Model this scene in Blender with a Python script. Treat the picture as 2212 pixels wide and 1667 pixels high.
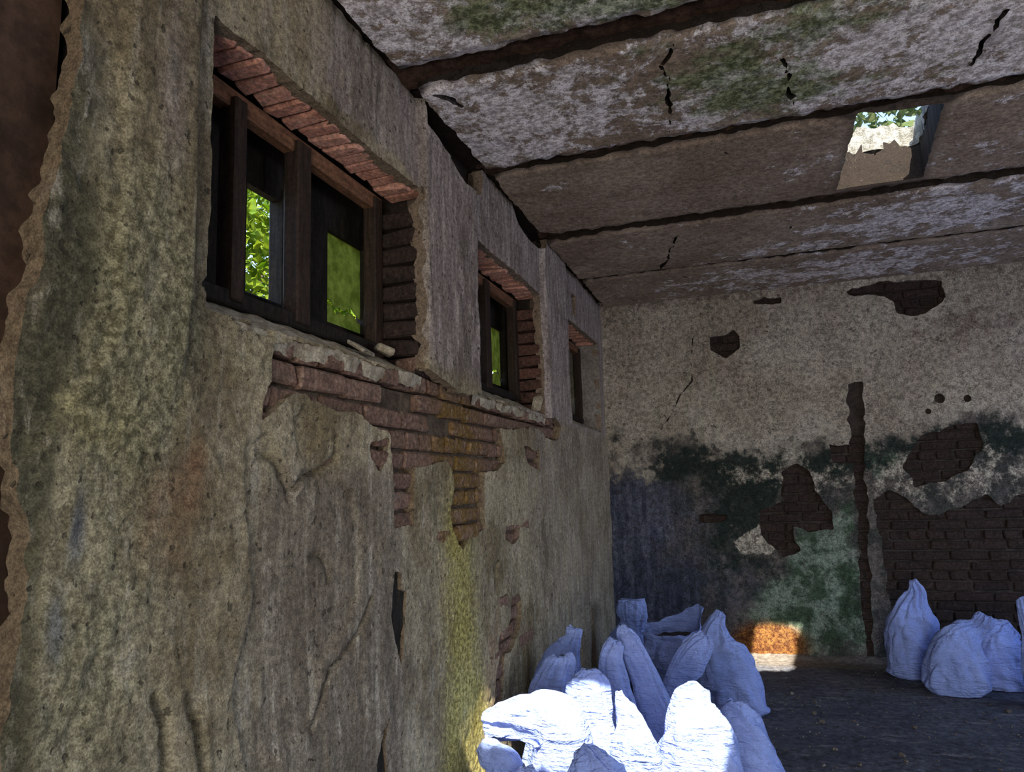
import bpy, math, random
import numpy as np
from mathutils import Matrix, Vector

for o in list(bpy.data.objects):
    bpy.data.objects.remove(o)
scene = bpy.context.scene
COL = scene.collection

# ------------------------------------------------------------------ camera
H = 2.90          # ceiling underside
YB = 6.21         # back wall
XR = 5.20         # right wall (out of frame)
YR = -2.60        # rear wall (behind the camera)
pitch, yaw, roll = math.radians(7.9985), math.radians(18.106), math.radians(-1.853)
fwd = Vector((-math.sin(yaw) * math.cos(pitch), math.cos(yaw) * math.cos(pitch), math.sin(pitch)))
rgt = Vector((math.cos(yaw), math.sin(yaw), 0))
upv = rgt.cross(fwd)
r2 = math.cos(roll) * rgt + math.sin(roll) * upv
u2 = -math.sin(roll) * rgt + math.cos(roll) * upv
cd = bpy.data.cameras.new('camera')
cd.sensor_width = 36.0
cd.lens = 1579.45 / 2212 * 36.0
cd.clip_start = 0.05
cam = bpy.data.objects.new('camera', cd)
COL.objects.link(cam)
m = Matrix.Identity(4)
for i in range(3):
    m[i][0], m[i][1], m[i][2] = r2[i], u2[i], -fwd[i]
m[0][3], m[1][3], m[2][3] = 1.1905, 0.0, 1.3600
cam.matrix_world = m
scene.camera = cam

# ------------------------------------------------------------------ sky, sun, fill lamps at the openings, exposure
SUN = Vector((-0.23, 0.77, -1.0)).normalized()        # direction the light travels
wd = bpy.data.worlds.new('world')
scene.world = wd
wd.use_nodes = True
wn = wd.node_tree
wn.nodes.clear()
wo = wn.nodes.new('ShaderNodeOutputWorld')
wb = wn.nodes.new('ShaderNodeBackground')
ws = wn.nodes.new('ShaderNodeTexSky')
ws.sky_type = 'NISHITA'
ws.sun_disc = False
ws.sun_elevation = math.asin(-SUN.z)
ws.sun_rotation = math.atan2(-SUN.x, -SUN.y)
wb.inputs['Strength'].default_value = 0.60
wn.links.new(ws.outputs[0], wb.inputs['Color'])
wn.links.new(wb.outputs[0], wo.inputs['Surface'])

sl = bpy.data.lights.new('sun', 'SUN')
sl.energy = 22.0
sl.angle = math.radians(0.6)
sl.color = (1.0, 0.93, 0.80)
so = bpy.data.objects.new('sun', sl)
so.rotation_euler = SUN.to_track_quat('-Z', 'Y').to_euler()
so.location = (4, -6, 9)
COL.objects.link(so)


def area(name, loc, direction, sx, sy, power, color):
    l = bpy.data.lights.new(name, 'AREA')
    l.shape = 'RECTANGLE'
    l.size, l.size_y = sx, sy
    l.energy = power
    l.color = color
    o = bpy.data.objects.new(name, l)
    o.location = loc
    o.rotation_euler = Vector(direction).to_track_quat('-Z', 'Z').to_euler()
    COL.objects.link(o)


# fill lamps added for daylight at the unseen doorway and right wall openings
area('daylight_fill_doorway', (1.75, YR + 0.02, 1.25), (0, 1, 0), 2.0, 2.3, 52, (1.0, 0.95, 0.90))
area('ground_bounce_fill', (1.75, YR - 0.35, 0.05), (-0.1, 1, 0.75), 2.0, 1.2, 135, (1.0, 0.92, 0.84))  # lamp added to light ceiling and soffits from below, as ground bounce
area('daylight_fill_right', (XR - 0.02, 1.9, 1.45), (-1, 0, 0), 2.0, 1.7, 22, (0.95, 0.95, 1.0))
area('blue_fill_right_far', (XR - 0.02, 4.6, 1.45), (-1, 0, -0.25), 1.6, 1.7, 27, (0.27, 0.44, 1.0))  # blue lamp added to tint the far corner and the sacks

scene.view_settings.view_transform = 'Standard'
scene.view_settings.look = 'None'
scene.view_settings.gamma = 1.0
scene.view_settings.use_curve_mapping = False
scene.view_settings.exposure = 0.0


# ================================================================== helpers
def _hash(ix, iy, seed):
    n = (ix.astype(np.int64) * 374761393 + iy.astype(np.int64) * 668265263 + seed * 1274126177) & 0x7fffffff
    n = ((n ^ (n >> 13)) * 1274126177) & 0x7fffffff
    n = ((n ^ (n >> 16)) * 2246822519) & 0x7fffffff
    return (n & 0xffffff) / float(0xffffff)


def vnoise(u, v, seed=0):
    iu, iv = np.floor(u), np.floor(v)
    fu, fv = u - iu, v - iv
    fu = fu * fu * (3 - 2 * fu)
    fv = fv * fv * (3 - 2 * fv)
    a, b = _hash(iu, iv, seed), _hash(iu + 1, iv, seed)
    c, d = _hash(iu, iv + 1, seed), _hash(iu + 1, iv + 1, seed)
    return (a * (1 - fu) + b * fu) * (1 - fv) + (c * (1 - fu) + d * fu) * fv


def fbm(u, v, size, octv=4, seed=0, rough=0.5):
    """-1..1 noise, size = feature size in metres"""
    u, v = np.asarray(u, float), np.asarray(v, float)
    s, a, f, t = 0.0, 1.0, 1.0 / size, 0.0
    for k in range(octv):
        s = s + a * (vnoise(u * f + 17.3 * k, v * f + 5.1 * k, seed + k) * 2 - 1)
        t += a
        a *= rough
        f *= 2.03
    return s / t


def sstep(a, b, x):
    t = np.clip((x - a) / (b - a), 0, 1)
    return t * t * (3 - 2 * t)


def blob(u, v, cu, cv, ru, rv):
    return np.exp(-((u - cu) / ru) ** 2 - ((v - cv) / rv) ** 2)


def poly_sd(u, v, poly):
    """signed distance to polygon, positive outside"""
    u, v = np.asarray(u, float), np.asarray(v, float)
    P = np.array(poly)
    out = np.full(u.shape, 9.0)
    lo, hi = P.min(0) - 0.12, P.max(0) + 0.12
    sel = (u > lo[0]) & (u < hi[0]) & (v > lo[1]) & (v < hi[1])
    if not sel.any():
        return out
    x, y = u[sel], v[sel]
    d2 = np.full(x.shape, 1e9)
    ins = np.zeros(x.shape, bool)
    n = len(P)
    for i in range(n):
        a, b = P[i], P[(i + 1) % n]
        ex, ey = b - a
        t = np.clip(((x - a[0]) * ex + (y - a[1]) * ey) / (ex * ex + ey * ey + 1e-12), 0, 1)
        d2 = np.minimum(d2, (x - a[0] - t * ex) ** 2 + (y - a[1] - t * ey) ** 2)
        c = ((a[1] > y) != (b[1] > y)) & (x < (b[0] - a[0]) * (y - a[1]) / (b[1] - a[1] + 1e-12) + a[0])
        ins ^= c
    d = np.sqrt(d2)
    out[sel] = np.where(ins, -d, d)
    return out


def line_d(u, v, pts):
    u, v = np.asarray(u, float), np.asarray(v, float)
    d2 = np.full(u.shape, 81.0)
    for a, b in zip(pts[:-1], pts[1:]):
        ex, ey = b[0] - a[0], b[1] - a[1]
        t = np.clip(((u - a[0]) * ex + (v - a[1]) * ey) / (ex * ex + ey * ey + 1e-12), 0, 1)
        d2 = np.minimum(d2, (u - a[0] - t * ex) ** 2 + (v - a[1] - t * ey) ** 2)
    return np.sqrt(d2)


def mk_mesh(name, verts, quads=None, polys=None, mat=None, attrs=None, smooth=True):
    me = bpy.data.meshes.new(name)
    verts = np.asarray(verts, np.float32)
    loops, starts, totals = [], [], []
    n = 0
    if quads is not None and len(quads):
        q = np.asarray(quads, np.int32)
        loops.append(q.ravel())
        starts.append(np.arange(len(q), dtype=np.int32) * 4)
        totals.append(np.full(len(q), 4, np.int32))
        n = q.size
    if polys:
        tt = np.array([len(p) for p in polys], np.int32)
        loops.append(np.array([i for p in polys for i in p], np.int32))
        starts.append(n + np.concatenate([[0], np.cumsum(tt)[:-1]]).astype(np.int32))
        totals.append(tt)
    loops, starts, totals = np.concatenate(loops), np.concatenate(starts), np.concatenate(totals)
    me.vertices.add(len(verts))
    me.vertices.foreach_set('co', verts.ravel())
    me.loops.add(len(loops))
    me.loops.foreach_set('vertex_index', loops)
    me.polygons.add(len(starts))
    me.polygons.foreach_set('loop_start', starts)
    me.polygons.foreach_set('loop_total', totals)
    me.update(calc_edges=True)
    me.validate()
    me.polygons.foreach_set('use_smooth', np.full(len(me.polygons), smooth))
    if attrs:
        for k, a in attrs.items():
            at = me.attributes.new(k, 'FLOAT', 'POINT')
            at.data.foreach_set('value', np.asarray(a, np.float32))
    if mat:
        me.materials.append(mat)
    return me


def obj(name, me, parent=None):
    o = bpy.data.objects.new(name, me)
    COL.objects.link(o)
    if parent:
        o.parent = parent
    return o


def tag(o, label, cat, group=None, kind=None):
    o['label'] = label
    o['category'] = cat
    if group:
        o['group'] = group
    if kind:
        o['kind'] = kind
    return o


def clip_grid(us, vs, field, pos, depth, masks=None):
    """surface over the (u,v) grid where field(u,v)>0, its cut rim folded back by depth.
    pos(u,v) -> (N,3) front points and normal vector handled by caller through pos(u,v,d)"""
    U, V = np.meshgrid(us, vs, indexing='ij')
    F = field(U, V)
    nu, nv = U.shape
    ins = F > 0
    idx = np.full((nu, nv), -1, np.int64)
    idx[ins] = np.arange(ins.sum())
    pu, pv = list(U[ins]), list(V[ins])
    full = ins[:-1, :-1] & ins[1:, :-1] & ins[1:, 1:] & ins[:-1, 1:]
    anyi = ins[:-1, :-1] | ins[1:, :-1] | ins[1:, 1:] | ins[:-1, 1:]
    I, J = np.nonzero(full)
    quads = np.stack([idx[I, J], idx[I + 1, J], idx[I + 1, J + 1], idx[I, J + 1]], 1)
    cut, polys, segs = {}, [], []

    def cutv(a, b):
        k = (a, b) if a < b else (b, a)
        if k not in cut:
            fa, fb = F[k[0]], F[k[1]]
            t = min(0.97, max(0.03, fa / (fa - fb)))
            cut[k] = len(pu)
            pu.append(U[k[0]] * (1 - t) + U[k[1]] * t)
            pv.append(V[k[0]] * (1 - t) + V[k[1]] * t)
        return cut[k]
    for i, j in zip(*np.nonzero(anyi & ~full)):
        cs = [(i, j), (i + 1, j), (i + 1, j + 1), (i, j + 1)]
        poly, kinds = [], []
        for k in range(4):
            a, b = cs[k], cs[(k + 1) % 4]
            if ins[a]:
                poly.append(int(idx[a]))
                kinds.append(0)
            if ins[a] != ins[b]:
                poly.append(cutv(a, b))
                kinds.append(1 if ins[a] else 2)
        if len(poly) < 3:
            continue
        polys.append(poly)
        for k in range(len(poly)):
            if kinds[k] == 1 and kinds[(k + 1) % len(poly)] == 2:
                segs.append((poly[k], poly[(k + 1) % len(poly)]))
    pu, pv = np.array(pu), np.array(pv)
    n0 = len(pu)
    front = pos(pu, pv, 0.0)
    att = {k: f(pu, pv) for k, f in (masks or {}).items()}
    if segs:
        sv = sorted({i for s in segs for i in s})
        mp = {i: k for k, i in enumerate(sv)}
        sva = np.array(sv)
        k = len(sv)
        jit = 0.7 + 0.6 * vnoise(pu[sva] * 40, pv[sva] * 40, 5)
        rim = front[sva]
        back = pos(pu[sva], pv[sva], depth * jit)
        verts = np.concatenate([front, rim, back])
        for key in att:
            att[key] = np.concatenate([att[key], att[key][sva], att[key][sva]])
        att['rim'] = np.concatenate([np.zeros(n0), np.ones(2 * k)])
        sq = np.array([[n0 + mp[b], n0 + mp[a], n0 + k + mp[a], n0 + k + mp[b]] for a, b in segs])
        quads = np.concatenate([quads, sq]) if len(quads) else sq
    else:
        verts = front
        att['rim'] = np.zeros(n0)
    return verts, quads, polys, att


def rot_box(sx, sy, sz, bev=0.006, jit=0.0, seed=0):
    """bevelled box centred on the origin: 24 verts, 26 faces"""
    rnd = random.Random(seed)
    hx, hy, hz = sx / 2, sy / 2, sz / 2
    b = min(bev, hx * .45, hy * .45, hz * .45)
    vs, key = [], {}
    for X in (-1, 1):
        for Y in (-1, 1):
            for Z in (-1, 1):
                j = [rnd.uniform(-jit, jit) for _ in range(3)]
                for ax in range(3):
                    p = [X * (hx - b), Y * (hy - b), Z * (hz - b)]
                    p[ax] = (X, Y, Z)[ax] * (hx, hy, hz)[ax]
                    key[(X, Y, Z, ax)] = len(vs)
                    vs.append([p[i] + j[i] + rnd.uniform(-jit, jit) * .35 for i in range(3)])
    fs = []
    sg = (-1, 1)
    for ax in range(3):
        o1, o2 = [(1, 2), (2, 0), (0, 1)][ax]
        for s in sg:
            q = []
            for a, c in ((-1, -1), (1, -1), (1, 1), (-1, 1)):
                k = [0, 0, 0]
                k[ax], k[o1], k[o2] = s, a, c
                q.append(key[(k[0], k[1], k[2], ax)])
            fs.append(q if s > 0 else q[::-1])
    for ax in range(3):                      # edges along ax
        o1, o2 = [(1, 2), (2, 0), (0, 1)][ax]
        for a in sg:
            for c in sg:
                k0, k1 = [0, 0, 0], [0, 0, 0]
                k0[ax], k1[ax] = -1, 1
                k0[o1] = k1[o1] = a
                k0[o2] = k1[o2] = c
                q = [key[(*k0, o1)], key[(*k1, o1)], key[(*k1, o2)], key[(*k0, o2)]]
                fs.append(q if a * c < 0 else q[::-1])
    for X in sg:
        for Y in sg:
            for Z in sg:
                q = [key[(X, Y, Z, 0)], key[(X, Y, Z, 1)], key[(X, Y, Z, 2)]]
                fs.append(q if X * Y * Z > 0 else q[::-1])
    return vs, fs


def box_obj(name, lo, hi, mat, parent=None, bev=0.006, jit=0.0, seed=0):
    s = [hi[i] - lo[i] for i in range(3)]
    vs, fs = rot_box(s[0], s[1], s[2], bev, jit, seed)
    c = [(hi[i] + lo[i]) / 2 for i in range(3)]
    me = mk_mesh(name, np.array(vs), None, fs, mat, smooth=False)
    o = obj(name, me, parent)
    o.location = c
    return o


# ------------------------------------------------------------------ material helpers
class NT:
    def __init__(s, name):
        s.mat = bpy.data.materials.new(name)
        s.mat.use_nodes = True
        s.t = s.mat.node_tree
        s.t.nodes.clear()
        s.out = s.t.nodes.new('ShaderNodeOutputMaterial')
        s.b = s.t.nodes.new('ShaderNodeBsdfPrincipled')
        s.t.links.new(s.b.outputs[0], s.out.inputs['Surface'])
        s.b.inputs['Roughness'].default_value = 0.9
        s.b.inputs['Specular IOR Level'].default_value = 0.2
        g = s.t.nodes.new('ShaderNodeNewGeometry')
        s.pos = g.outputs['Position']

    def put(s, sock, v):
        if isinstance(v, (int, float)):
            sock.default_value = v
        elif isinstance(v, tuple):
            sock.default_value = v if len(v) == len(sock.default_value) else (*v, 1.0)
        else:
            s.t.links.new(v, sock)

    def noise(s, scale, detail=4, rough=0.6, vec=None, dist=0.0, stretch=None, off=0.0):
        v = vec or s.pos
        if stretch or off:
            mp = s.t.nodes.new('ShaderNodeMapping')
            mp.inputs['Scale'].default_value = stretch or (1, 1, 1)
            mp.inputs['Location'].default_value = (off, off * 1.7, off * .6)
            s.t.links.new(v, mp.inputs[0])
            v = mp.outputs[0]
        n = s.t.nodes.new('ShaderNodeTexNoise')
        n.inputs['Scale'].default_value = scale
        n.inputs['Detail'].default_value = detail
        n.inputs['Roughness'].default_value = rough
        n.inputs['Distortion'].default_value = dist
        s.t.links.new(v, n.inputs['Vector'])
        return n.outputs['Fac']

    def voro(s, scale, feature='F1'):
        n = s.t.nodes.new('ShaderNodeTexVoronoi')
        n.feature = feature
        n.inputs['Scale'].default_value = scale
        s.t.links.new(s.pos, n.inputs['Vector'])
        return n.outputs['Distance']

    def ramp(s, fac, a, b, va=0.0, vb=1.0):
        n = s.t.nodes.new('ShaderNodeMapRange')
        n.interpolation_type = 'SMOOTHSTEP'
        s.put(n.inputs[0], fac)
        n.inputs[1].default_value, n.inputs[2].default_value = a, b
        n.inputs[3].default_value, n.inputs[4].default_value = va, vb
        return n.outputs[0]

    def m(s, op, a, b=0.0):
        n = s.t.nodes.new('ShaderNodeMath')
        n.operation = op
        n.use_clamp = False
        s.put(n.inputs[0], a)
        s.put(n.inputs[1], b)
        return n.outputs[0]

    def mix(s, fac, a, b, mode='MIX'):
        n = s.t.nodes.new('ShaderNodeMix')
        n.data_type = 'RGBA'
        n.blend_type = mode
        s.put(n.inputs[0], fac)
        s.put(n.inputs[6], a)
        s.put(n.inputs[7], b)
        return n.outputs[2]

    def attr(s, name):
        n = s.t.nodes.new('ShaderNodeAttribute')
        n.attribute_name = name
        return n.outputs['Fac']

    def rnd(s):
        n = s.t.nodes.new('ShaderNodeObjectInfo')
        return n.outputs['Random']

    def edge(s, attr, noise, w=0.08, amt=0.8):
        """ragged mask from a soft attribute and a noise"""
        v = s.m('ADD', s.attr(attr) if isinstance(attr, str) else attr, s.m('MULTIPLY', s.m('SUBTRACT', noise, 0.5), amt))
        return s.ramp(v, 0.5 - w, 0.5 + w)

    def grain(s, col, fac, amount):
        """multiply by a mottling around 1"""
        g = s.ramp(fac, 0.34, 0.66, 1 - amount, 1 + amount)
        n = s.t.nodes.new('ShaderNodeVectorMath')
        n.operation = 'SCALE'
        s.put(n.inputs[0], col)
        s.put(n.inputs['Scale'], g)
        return n.outputs[0]

    def finish(s, col, height=None, strength=0.5, dist=0.01, rough=None):
        s.put(s.b.inputs['Base Color'], col)
        if rough is not None:
            s.put(s.b.inputs['Roughness'], rough)
        if height is not None:
            b = s.t.nodes.new('ShaderNodeBump')
            b.inputs['Strength'].default_value = strength
            b.inputs['Distance'].default_value = dist
            s.put(b.inputs['Height'], height)
            s.t.links.new(b.outputs[0], s.b.inputs['Normal'])
        return s.mat


def mat_wall():
    s = NT('left_wall_plaster')
    big = s.noise(2.0, 8, 0.70)
    med = s.noise(7, 9, 0.76, stretch=(1, 1, .7))
    fine = s.noise(50, 7, 0.8)
    tiny = s.noise(230, 3, 0.7)
    streak = s.noise(9, 5, 0.65, stretch=(3.0, 3.0, 0.28))
    c = s.mix(s.ramp(big, .38, .60), (0.215, 0.172, 0.100), (0.455, 0.395, 0.270))
    c = s.mix(s.ramp(streak, .5, .72, 0, .55), c, (0.450, 0.410, 0.320))
    c = s.mix(s.ramp(med, .50, .66, 0, .5), c, (0.165, 0.132, 0.080))
    c = s.mix(s.edge('lilac', med, .25, .7), c, s.mix(s.ramp(streak, .4, .65), (0.310, 0.258, 0.235), (0.500, 0.440, 0.405)))
    c = s.mix(s.m('MULTIPLY', s.edge('grey', s.m('ADD', s.m('MULTIPLY', big, .5), s.m('MULTIPLY', med, .5)), .3, 1.4), .75), c, s.mix(s.ramp(streak, .42, .7), (0.165, 0.135, 0.108), (0.330, 0.285, 0.225)))
    c = s.mix(s.m('MULTIPLY', s.edge('moss', s.m('ADD', s.m('MULTIPLY', big, .5), s.m('MULTIPLY', med, .5)), .3, 1.3), .7), c, s.mix(s.ramp(fine, .4, .62), (0.150, 0.150, 0.080), (0.340, 0.325, 0.205)))
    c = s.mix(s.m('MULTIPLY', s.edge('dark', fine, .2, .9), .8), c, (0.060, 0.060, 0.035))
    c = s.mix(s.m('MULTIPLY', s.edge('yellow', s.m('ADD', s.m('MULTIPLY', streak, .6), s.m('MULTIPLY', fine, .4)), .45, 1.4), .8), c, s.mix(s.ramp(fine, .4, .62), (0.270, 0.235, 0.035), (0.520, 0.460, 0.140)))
    c = s.mix(s.m('MULTIPLY', s.edge('rust', med, .25, .9), .6), c, (0.300, 0.140, 0.080))
    c = s.mix(s.m('MULTIPLY', s.edge('blue', fine, .35, .9), .6), c, (0.120, 0.150, 0.205))
    scuff = s.m('MULTIPLY', s.ramp(s.m('ADD', s.m('MULTIPLY', s.noise(20, 8, .80, off=8, stretch=(1, 1, .45)), .6), s.m('MULTIPLY', streak, .4)), .53, .60), s.ramp(big, .40, .58, .15, 1))
    c = s.mix(s.m('MULTIPLY', scuff, .55), c, (0.560, 0.510, 0.420))
    stain = s.ramp(s.noise(3.2, 9, .78, off=12, stretch=(1, 1, .6)), .50, .64)
    c = s.mix(s.m('MULTIPLY', stain, .55), c, (0.105, 0.085, 0.055))
    c = s.mix(s.m('MULTIPLY', s.attr('rim'), .75), c, (0.215, 0.155, 0.100))
    c = s.grain(c, fine, .42)
    c = s.grain(c, tiny, .32)
    pits = s.ramp(s.noise(38, 2, .5, off=3), .66, .71)
    c = s.mix(s.m('MULTIPLY', pits, .7), c, (0.050, 0.042, 0.030))
    hgt = s.m('ADD', s.m('ADD', s.m('MULTIPLY', fine, .8), s.m('MULTIPLY', tiny, .25)), s.m('MULTIPLY', pits, -.6))
    return s.finish(c, hgt, .9, .015)


def mat_back():
    s = NT('back_wall_plaster')
    big = s.noise(1.6, 5, .6)
    med = s.noise(6, 6, .65)
    fine = s.noise(30, 6, .75)
    tiny = s.noise(120, 3, .7)
    streak = s.noise(6, 5, .65, stretch=(3, 3, .35))
    c = s.mix(s.ramp(big, .35, .65), (0.290, 0.250, 0.205), (0.400, 0.370, 0.315))
    c = s.mix(s.ramp(streak, .48, .7, 0, .5), c, (0.290, 0.290, 0.215))
    c = s.mix(s.m('MULTIPLY', s.edge('darker', s.noise(9, 8, .75, off=1), .2, 2.2), .75), c, (0.130, 0.095, 0.080))
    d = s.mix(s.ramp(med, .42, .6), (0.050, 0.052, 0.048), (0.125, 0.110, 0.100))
    d = s.mix(s.edge('blue_shade', s.noise(4, 8, .75, off=13), .45, 1.6), d, s.mix(s.ramp(streak, .4, .65), (0.044, 0.050, 0.080), (0.095, 0.104, 0.145)))
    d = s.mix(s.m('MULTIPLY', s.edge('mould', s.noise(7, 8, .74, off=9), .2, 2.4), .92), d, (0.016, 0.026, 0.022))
    d = s.mix(s.edge('pale', s.noise(8, 8, .75, off=2), .15, 2.2), d, s.mix(s.ramp(fine, .4, .6), (0.250, 0.220, 0.190), (0.420, 0.390, 0.320)))
    d = s.mix(s.m('MULTIPLY', s.edge('green', s.noise(5, 8, .72, off=6), .25, 2.2), .85), d, s.mix(s.ramp(med, .42, .6), (0.045, 0.080, 0.045), (0.200, 0.260, 0.205)))
    c = s.mix(s.edge('damp', s.m('ADD', s.m('MULTIPLY', s.noise(4, 9, .75, off=4), .75), s.m('MULTIPLY', fine, .25)), .14, 3.0), c, d)
    c = s.mix(s.m('MULTIPLY', s.edge('orange', med, .2, .6), .95), c, s.mix(s.ramp(fine, .4, .6), (0.130, 0.040, 0.012), (0.190, 0.085, 0.020)))
    c = s.mix(s.m('MULTIPLY', s.attr('rim'), .5), c, (0.200, 0.160, 0.120))
    c = s.grain(c, fine, .40)
    c = s.grain(c, tiny, .30)
    spots = s.ramp(s.noise(22, 3, .6, off=2), .64, .69)
    c = s.mix(s.m('MULTIPLY', spots, .7), c, (0.050, 0.042, 0.038))
    return s.finish(c, s.m('ADD', fine, s.m('MULTIPLY', tiny, .3)), .8, .012)


def mat_slab():
    s = NT('ceiling_concrete')
    big = s.noise(1.8, 4, .6)
    med = s.noise(7, 7, .68, dist=.4)
    fine = s.noise(34, 6, .75)
    tiny = s.noise(150, 3, .7)
    c = s.mix(s.ramp(big, .35, .65), (0.260, 0.196, 0.145), (0.370, 0.295, 0.228))
    c = s.mix(s.ramp(med, .45, .7, 0, .5), c, (0.170, 0.120, 0.085))
    pn = s.noise(6.5, 9, .80, dist=.25, off=7)
    p = s.edge('paint', pn, .06, 4.2)
    c = s.mix(s.m('MULTIPLY', p, .92), c, s.mix(s.ramp(fine, .4, .6), (0.580, 0.520, 0.500), (0.800, 0.765, 0.785)))
    c = s.mix(s.m('MULTIPLY', s.edge('algae', s.noise(8, 8, .75, off=3), .25, 2.2), .8), c, s.mix(s.ramp(fine, .4, .62), (0.060, 0.110, 0.028), (0.250, 0.300, 0.160)))
    c = s.mix(s.m('MULTIPLY', s.edge('darker', fine, .15, .9), .9), c, (0.045, 0.035, 0.030))
    c = s.mix(s.m('MULTIPLY', s.attr('rim'), .95), c, (0.010, 0.0065, 0.0045))  # near-black cut faces paint in the shade inside the roof hole
    c = s.grain(c, fine, .40)
    c = s.grain(c, tiny, .30)
    spots = s.ramp(s.noise(60, 3, .6, off=4), .64, .68)
    c = s.mix(s.m('MULTIPLY', spots, .6), c, (0.060, 0.045, 0.035))
    return s.finish(c, s.m('ADD', s.m('MULTIPLY', fine, .8), s.m('MULTIPLY', p, .5)), .7, .008)


def mat_brick(name, c1, c2, dirt, mossy=0.0, moss_col=(0.19, 0.115, 0.03), dust=.5):
    s = NT(name)
    fine = s.noise(60, 6, .75)
    med = s.noise(14, 5, .65)
    c = s.mix(s.rnd(), c1, c2)
    c = s.mix(s.ramp(med, .48, .72, 0, .75), c, dirt)
    if mossy:
        y = s.t.nodes.new('ShaderNodeSeparateXYZ')
        s.t.links.new(s.pos, y.inputs[0])
        a = s.ramp(s.m('ABSOLUTE', s.m('SUBTRACT', y.outputs['Y'], 2.93)), .12, .42, 1, 0)
        low = s.ramp(y.outputs['Z'], 1.72, 1.80, 1, 0)
        a = s.m('MULTIPLY', s.m('MULTIPLY', a, low), mossy)
        c = s.mix(s.m('MULTIPLY', a, s.ramp(med, .3, .55)), c, moss_col)
    mort = s.ramp(s.noise(45, 4, .7, off=6), .56, .62)
    c = s.mix(s.m('MULTIPLY', mort, dust), c, (0.420, 0.340, 0.270))
    c = s.grain(c, fine, .45)
    return s.finish(c, fine, .9, .012)


def mat_simple(name, c1, c2, scale, rough=.9, bump=.5, stretch=None, grain=.3, dist=.008):
    s = NT(name)
    a = s.noise(scale, 6, .65, stretch=stretch)
    f = s.noise(scale * 6, 5, .7)
    c = s.mix(s.ramp(a, .35, .65), c1, c2)
    c = s.grain(c, f, grain)
    return s.finish(c, s.m('ADD', a, s.m('MULTIPLY', f, .5)), bump, dist, rough)


M_WALL, M_BACK, M_SLAB = mat_wall(), mat_back(), mat_slab()
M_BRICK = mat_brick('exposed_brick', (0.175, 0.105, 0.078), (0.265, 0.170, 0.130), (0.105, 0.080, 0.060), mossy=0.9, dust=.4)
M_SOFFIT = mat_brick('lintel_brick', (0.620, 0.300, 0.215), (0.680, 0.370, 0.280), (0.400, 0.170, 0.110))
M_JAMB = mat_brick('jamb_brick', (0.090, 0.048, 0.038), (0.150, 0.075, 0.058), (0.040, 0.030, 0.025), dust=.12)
M_DBRICK = mat_brick('dark_brick', (0.034, 0.023, 0.020), (0.046, 0.031, 0.026), (0.022, 0.018, 0.016), dust=.05)
M_MORTAR = mat_simple('old_mortar', (0.060, 0.045, 0.033), (0.130, 0.100, 0.072), 18, bump=.9)
M_DMORTAR = mat_simple('sooty_mortar', (0.030, 0.025, 0.023), (0.060, 0.050, 0.044), 18, bump=.9)
M_CORE = mat_simple('masonry_core', (0.018, 0.013, 0.011), (0.032, 0.024, 0.019), 10)  # near-black, painting in the dark of slots and voids
M_BROWN = mat_simple('brown_render', (0.038, 0.022, 0.015), (0.070, 0.042, 0.028), 3.5, bump=.4)
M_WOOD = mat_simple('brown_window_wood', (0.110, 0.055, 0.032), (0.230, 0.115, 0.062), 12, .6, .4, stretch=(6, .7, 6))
M_WOODV = mat_simple('shaded_window_wood_upright', (0.022, 0.015, 0.011), (0.042, 0.027, 0.019), 12, .6, .4, stretch=(6, 6, .7))  # darker copy of the wood for the posts, shade put into its colour
M_DWOOD = mat_simple('blackened_wood', (0.010, 0.009, 0.007), (0.022, 0.018, 0.014), 12, .8, .4, stretch=(6, 6, .8))
M_SILL = mat_simple('sill_concrete', (0.240, 0.205, 0.150), (0.440, 0.400, 0.310), 22, bump=.9)
M_REVEAL = mat_simple('reveal_plaster', (0.180, 0.165, 0.145), (0.270, 0.250, 0.225), 8, bump=.6)
M_JOINT = mat_simple('slab_joint_mortar', (0.050, 0.028, 0.018), (0.120, 0.065, 0.042), 40, bump=1.0, dist=.02)
M_ROOF = mat_simple('roof_slag', (0.200, 0.190, 0.160), (0.480, 0.460, 0.400), 26, bump=1.0, dist=.03)
M_RUBBLE = mat_simple('plaster_rubble', (0.220, 0.190, 0.160), (0.480, 0.440, 0.390), 25, bump=.8)
M_DSTONE = mat_simple('dark_rubble', (0.070, 0.055, 0.045), (0.200, 0.170, 0.140), 25, bump=.9)


def mat_floor():
    s = NT('dusty_floor')
    big = s.noise(2.0, 5, .65)
    fine = s.noise(24, 6, .75)
    st = s.noise(7, 5, .7, stretch=(.6, 1.8, 1))
    c = s.mix(s.ramp(big, .35, .65), (0.075, 0.080, 0.098), (0.125, 0.130, 0.152))
    c = s.mix(s.ramp(st, .54, .70, 0, .65), c, (0.300, 0.280, 0.265))
    c = s.mix(s.ramp(s.noise(46, 4, .7, off=3), .64, .70, 0, .5), c, (0.300, 0.285, 0.270))
    c = s.mix(s.ramp(s.noise(16, 5, .7, off=9), .52, .7, 0, .8), c, (0.045, 0.042, 0.042))
    # the back strip under the wall is covered with pale mortar dust
    y = s.t.nodes.new('ShaderNodeSeparateXYZ')
    s.t.links.new(s.pos, y.inputs[0])
    d = s.m('MULTIPLY', s.ramp(s.m('ADD', y.outputs['Y'], s.m('MULTIPLY', big, .2)), 5.95, 6.15), .75)
    c = s.mix(d, c, (0.190, 0.160, 0.125))
    c = s.grain(c, fine, .4)
    return s.finish(c, fine, .9, .02)


M_FLOOR = mat_floor()


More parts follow.
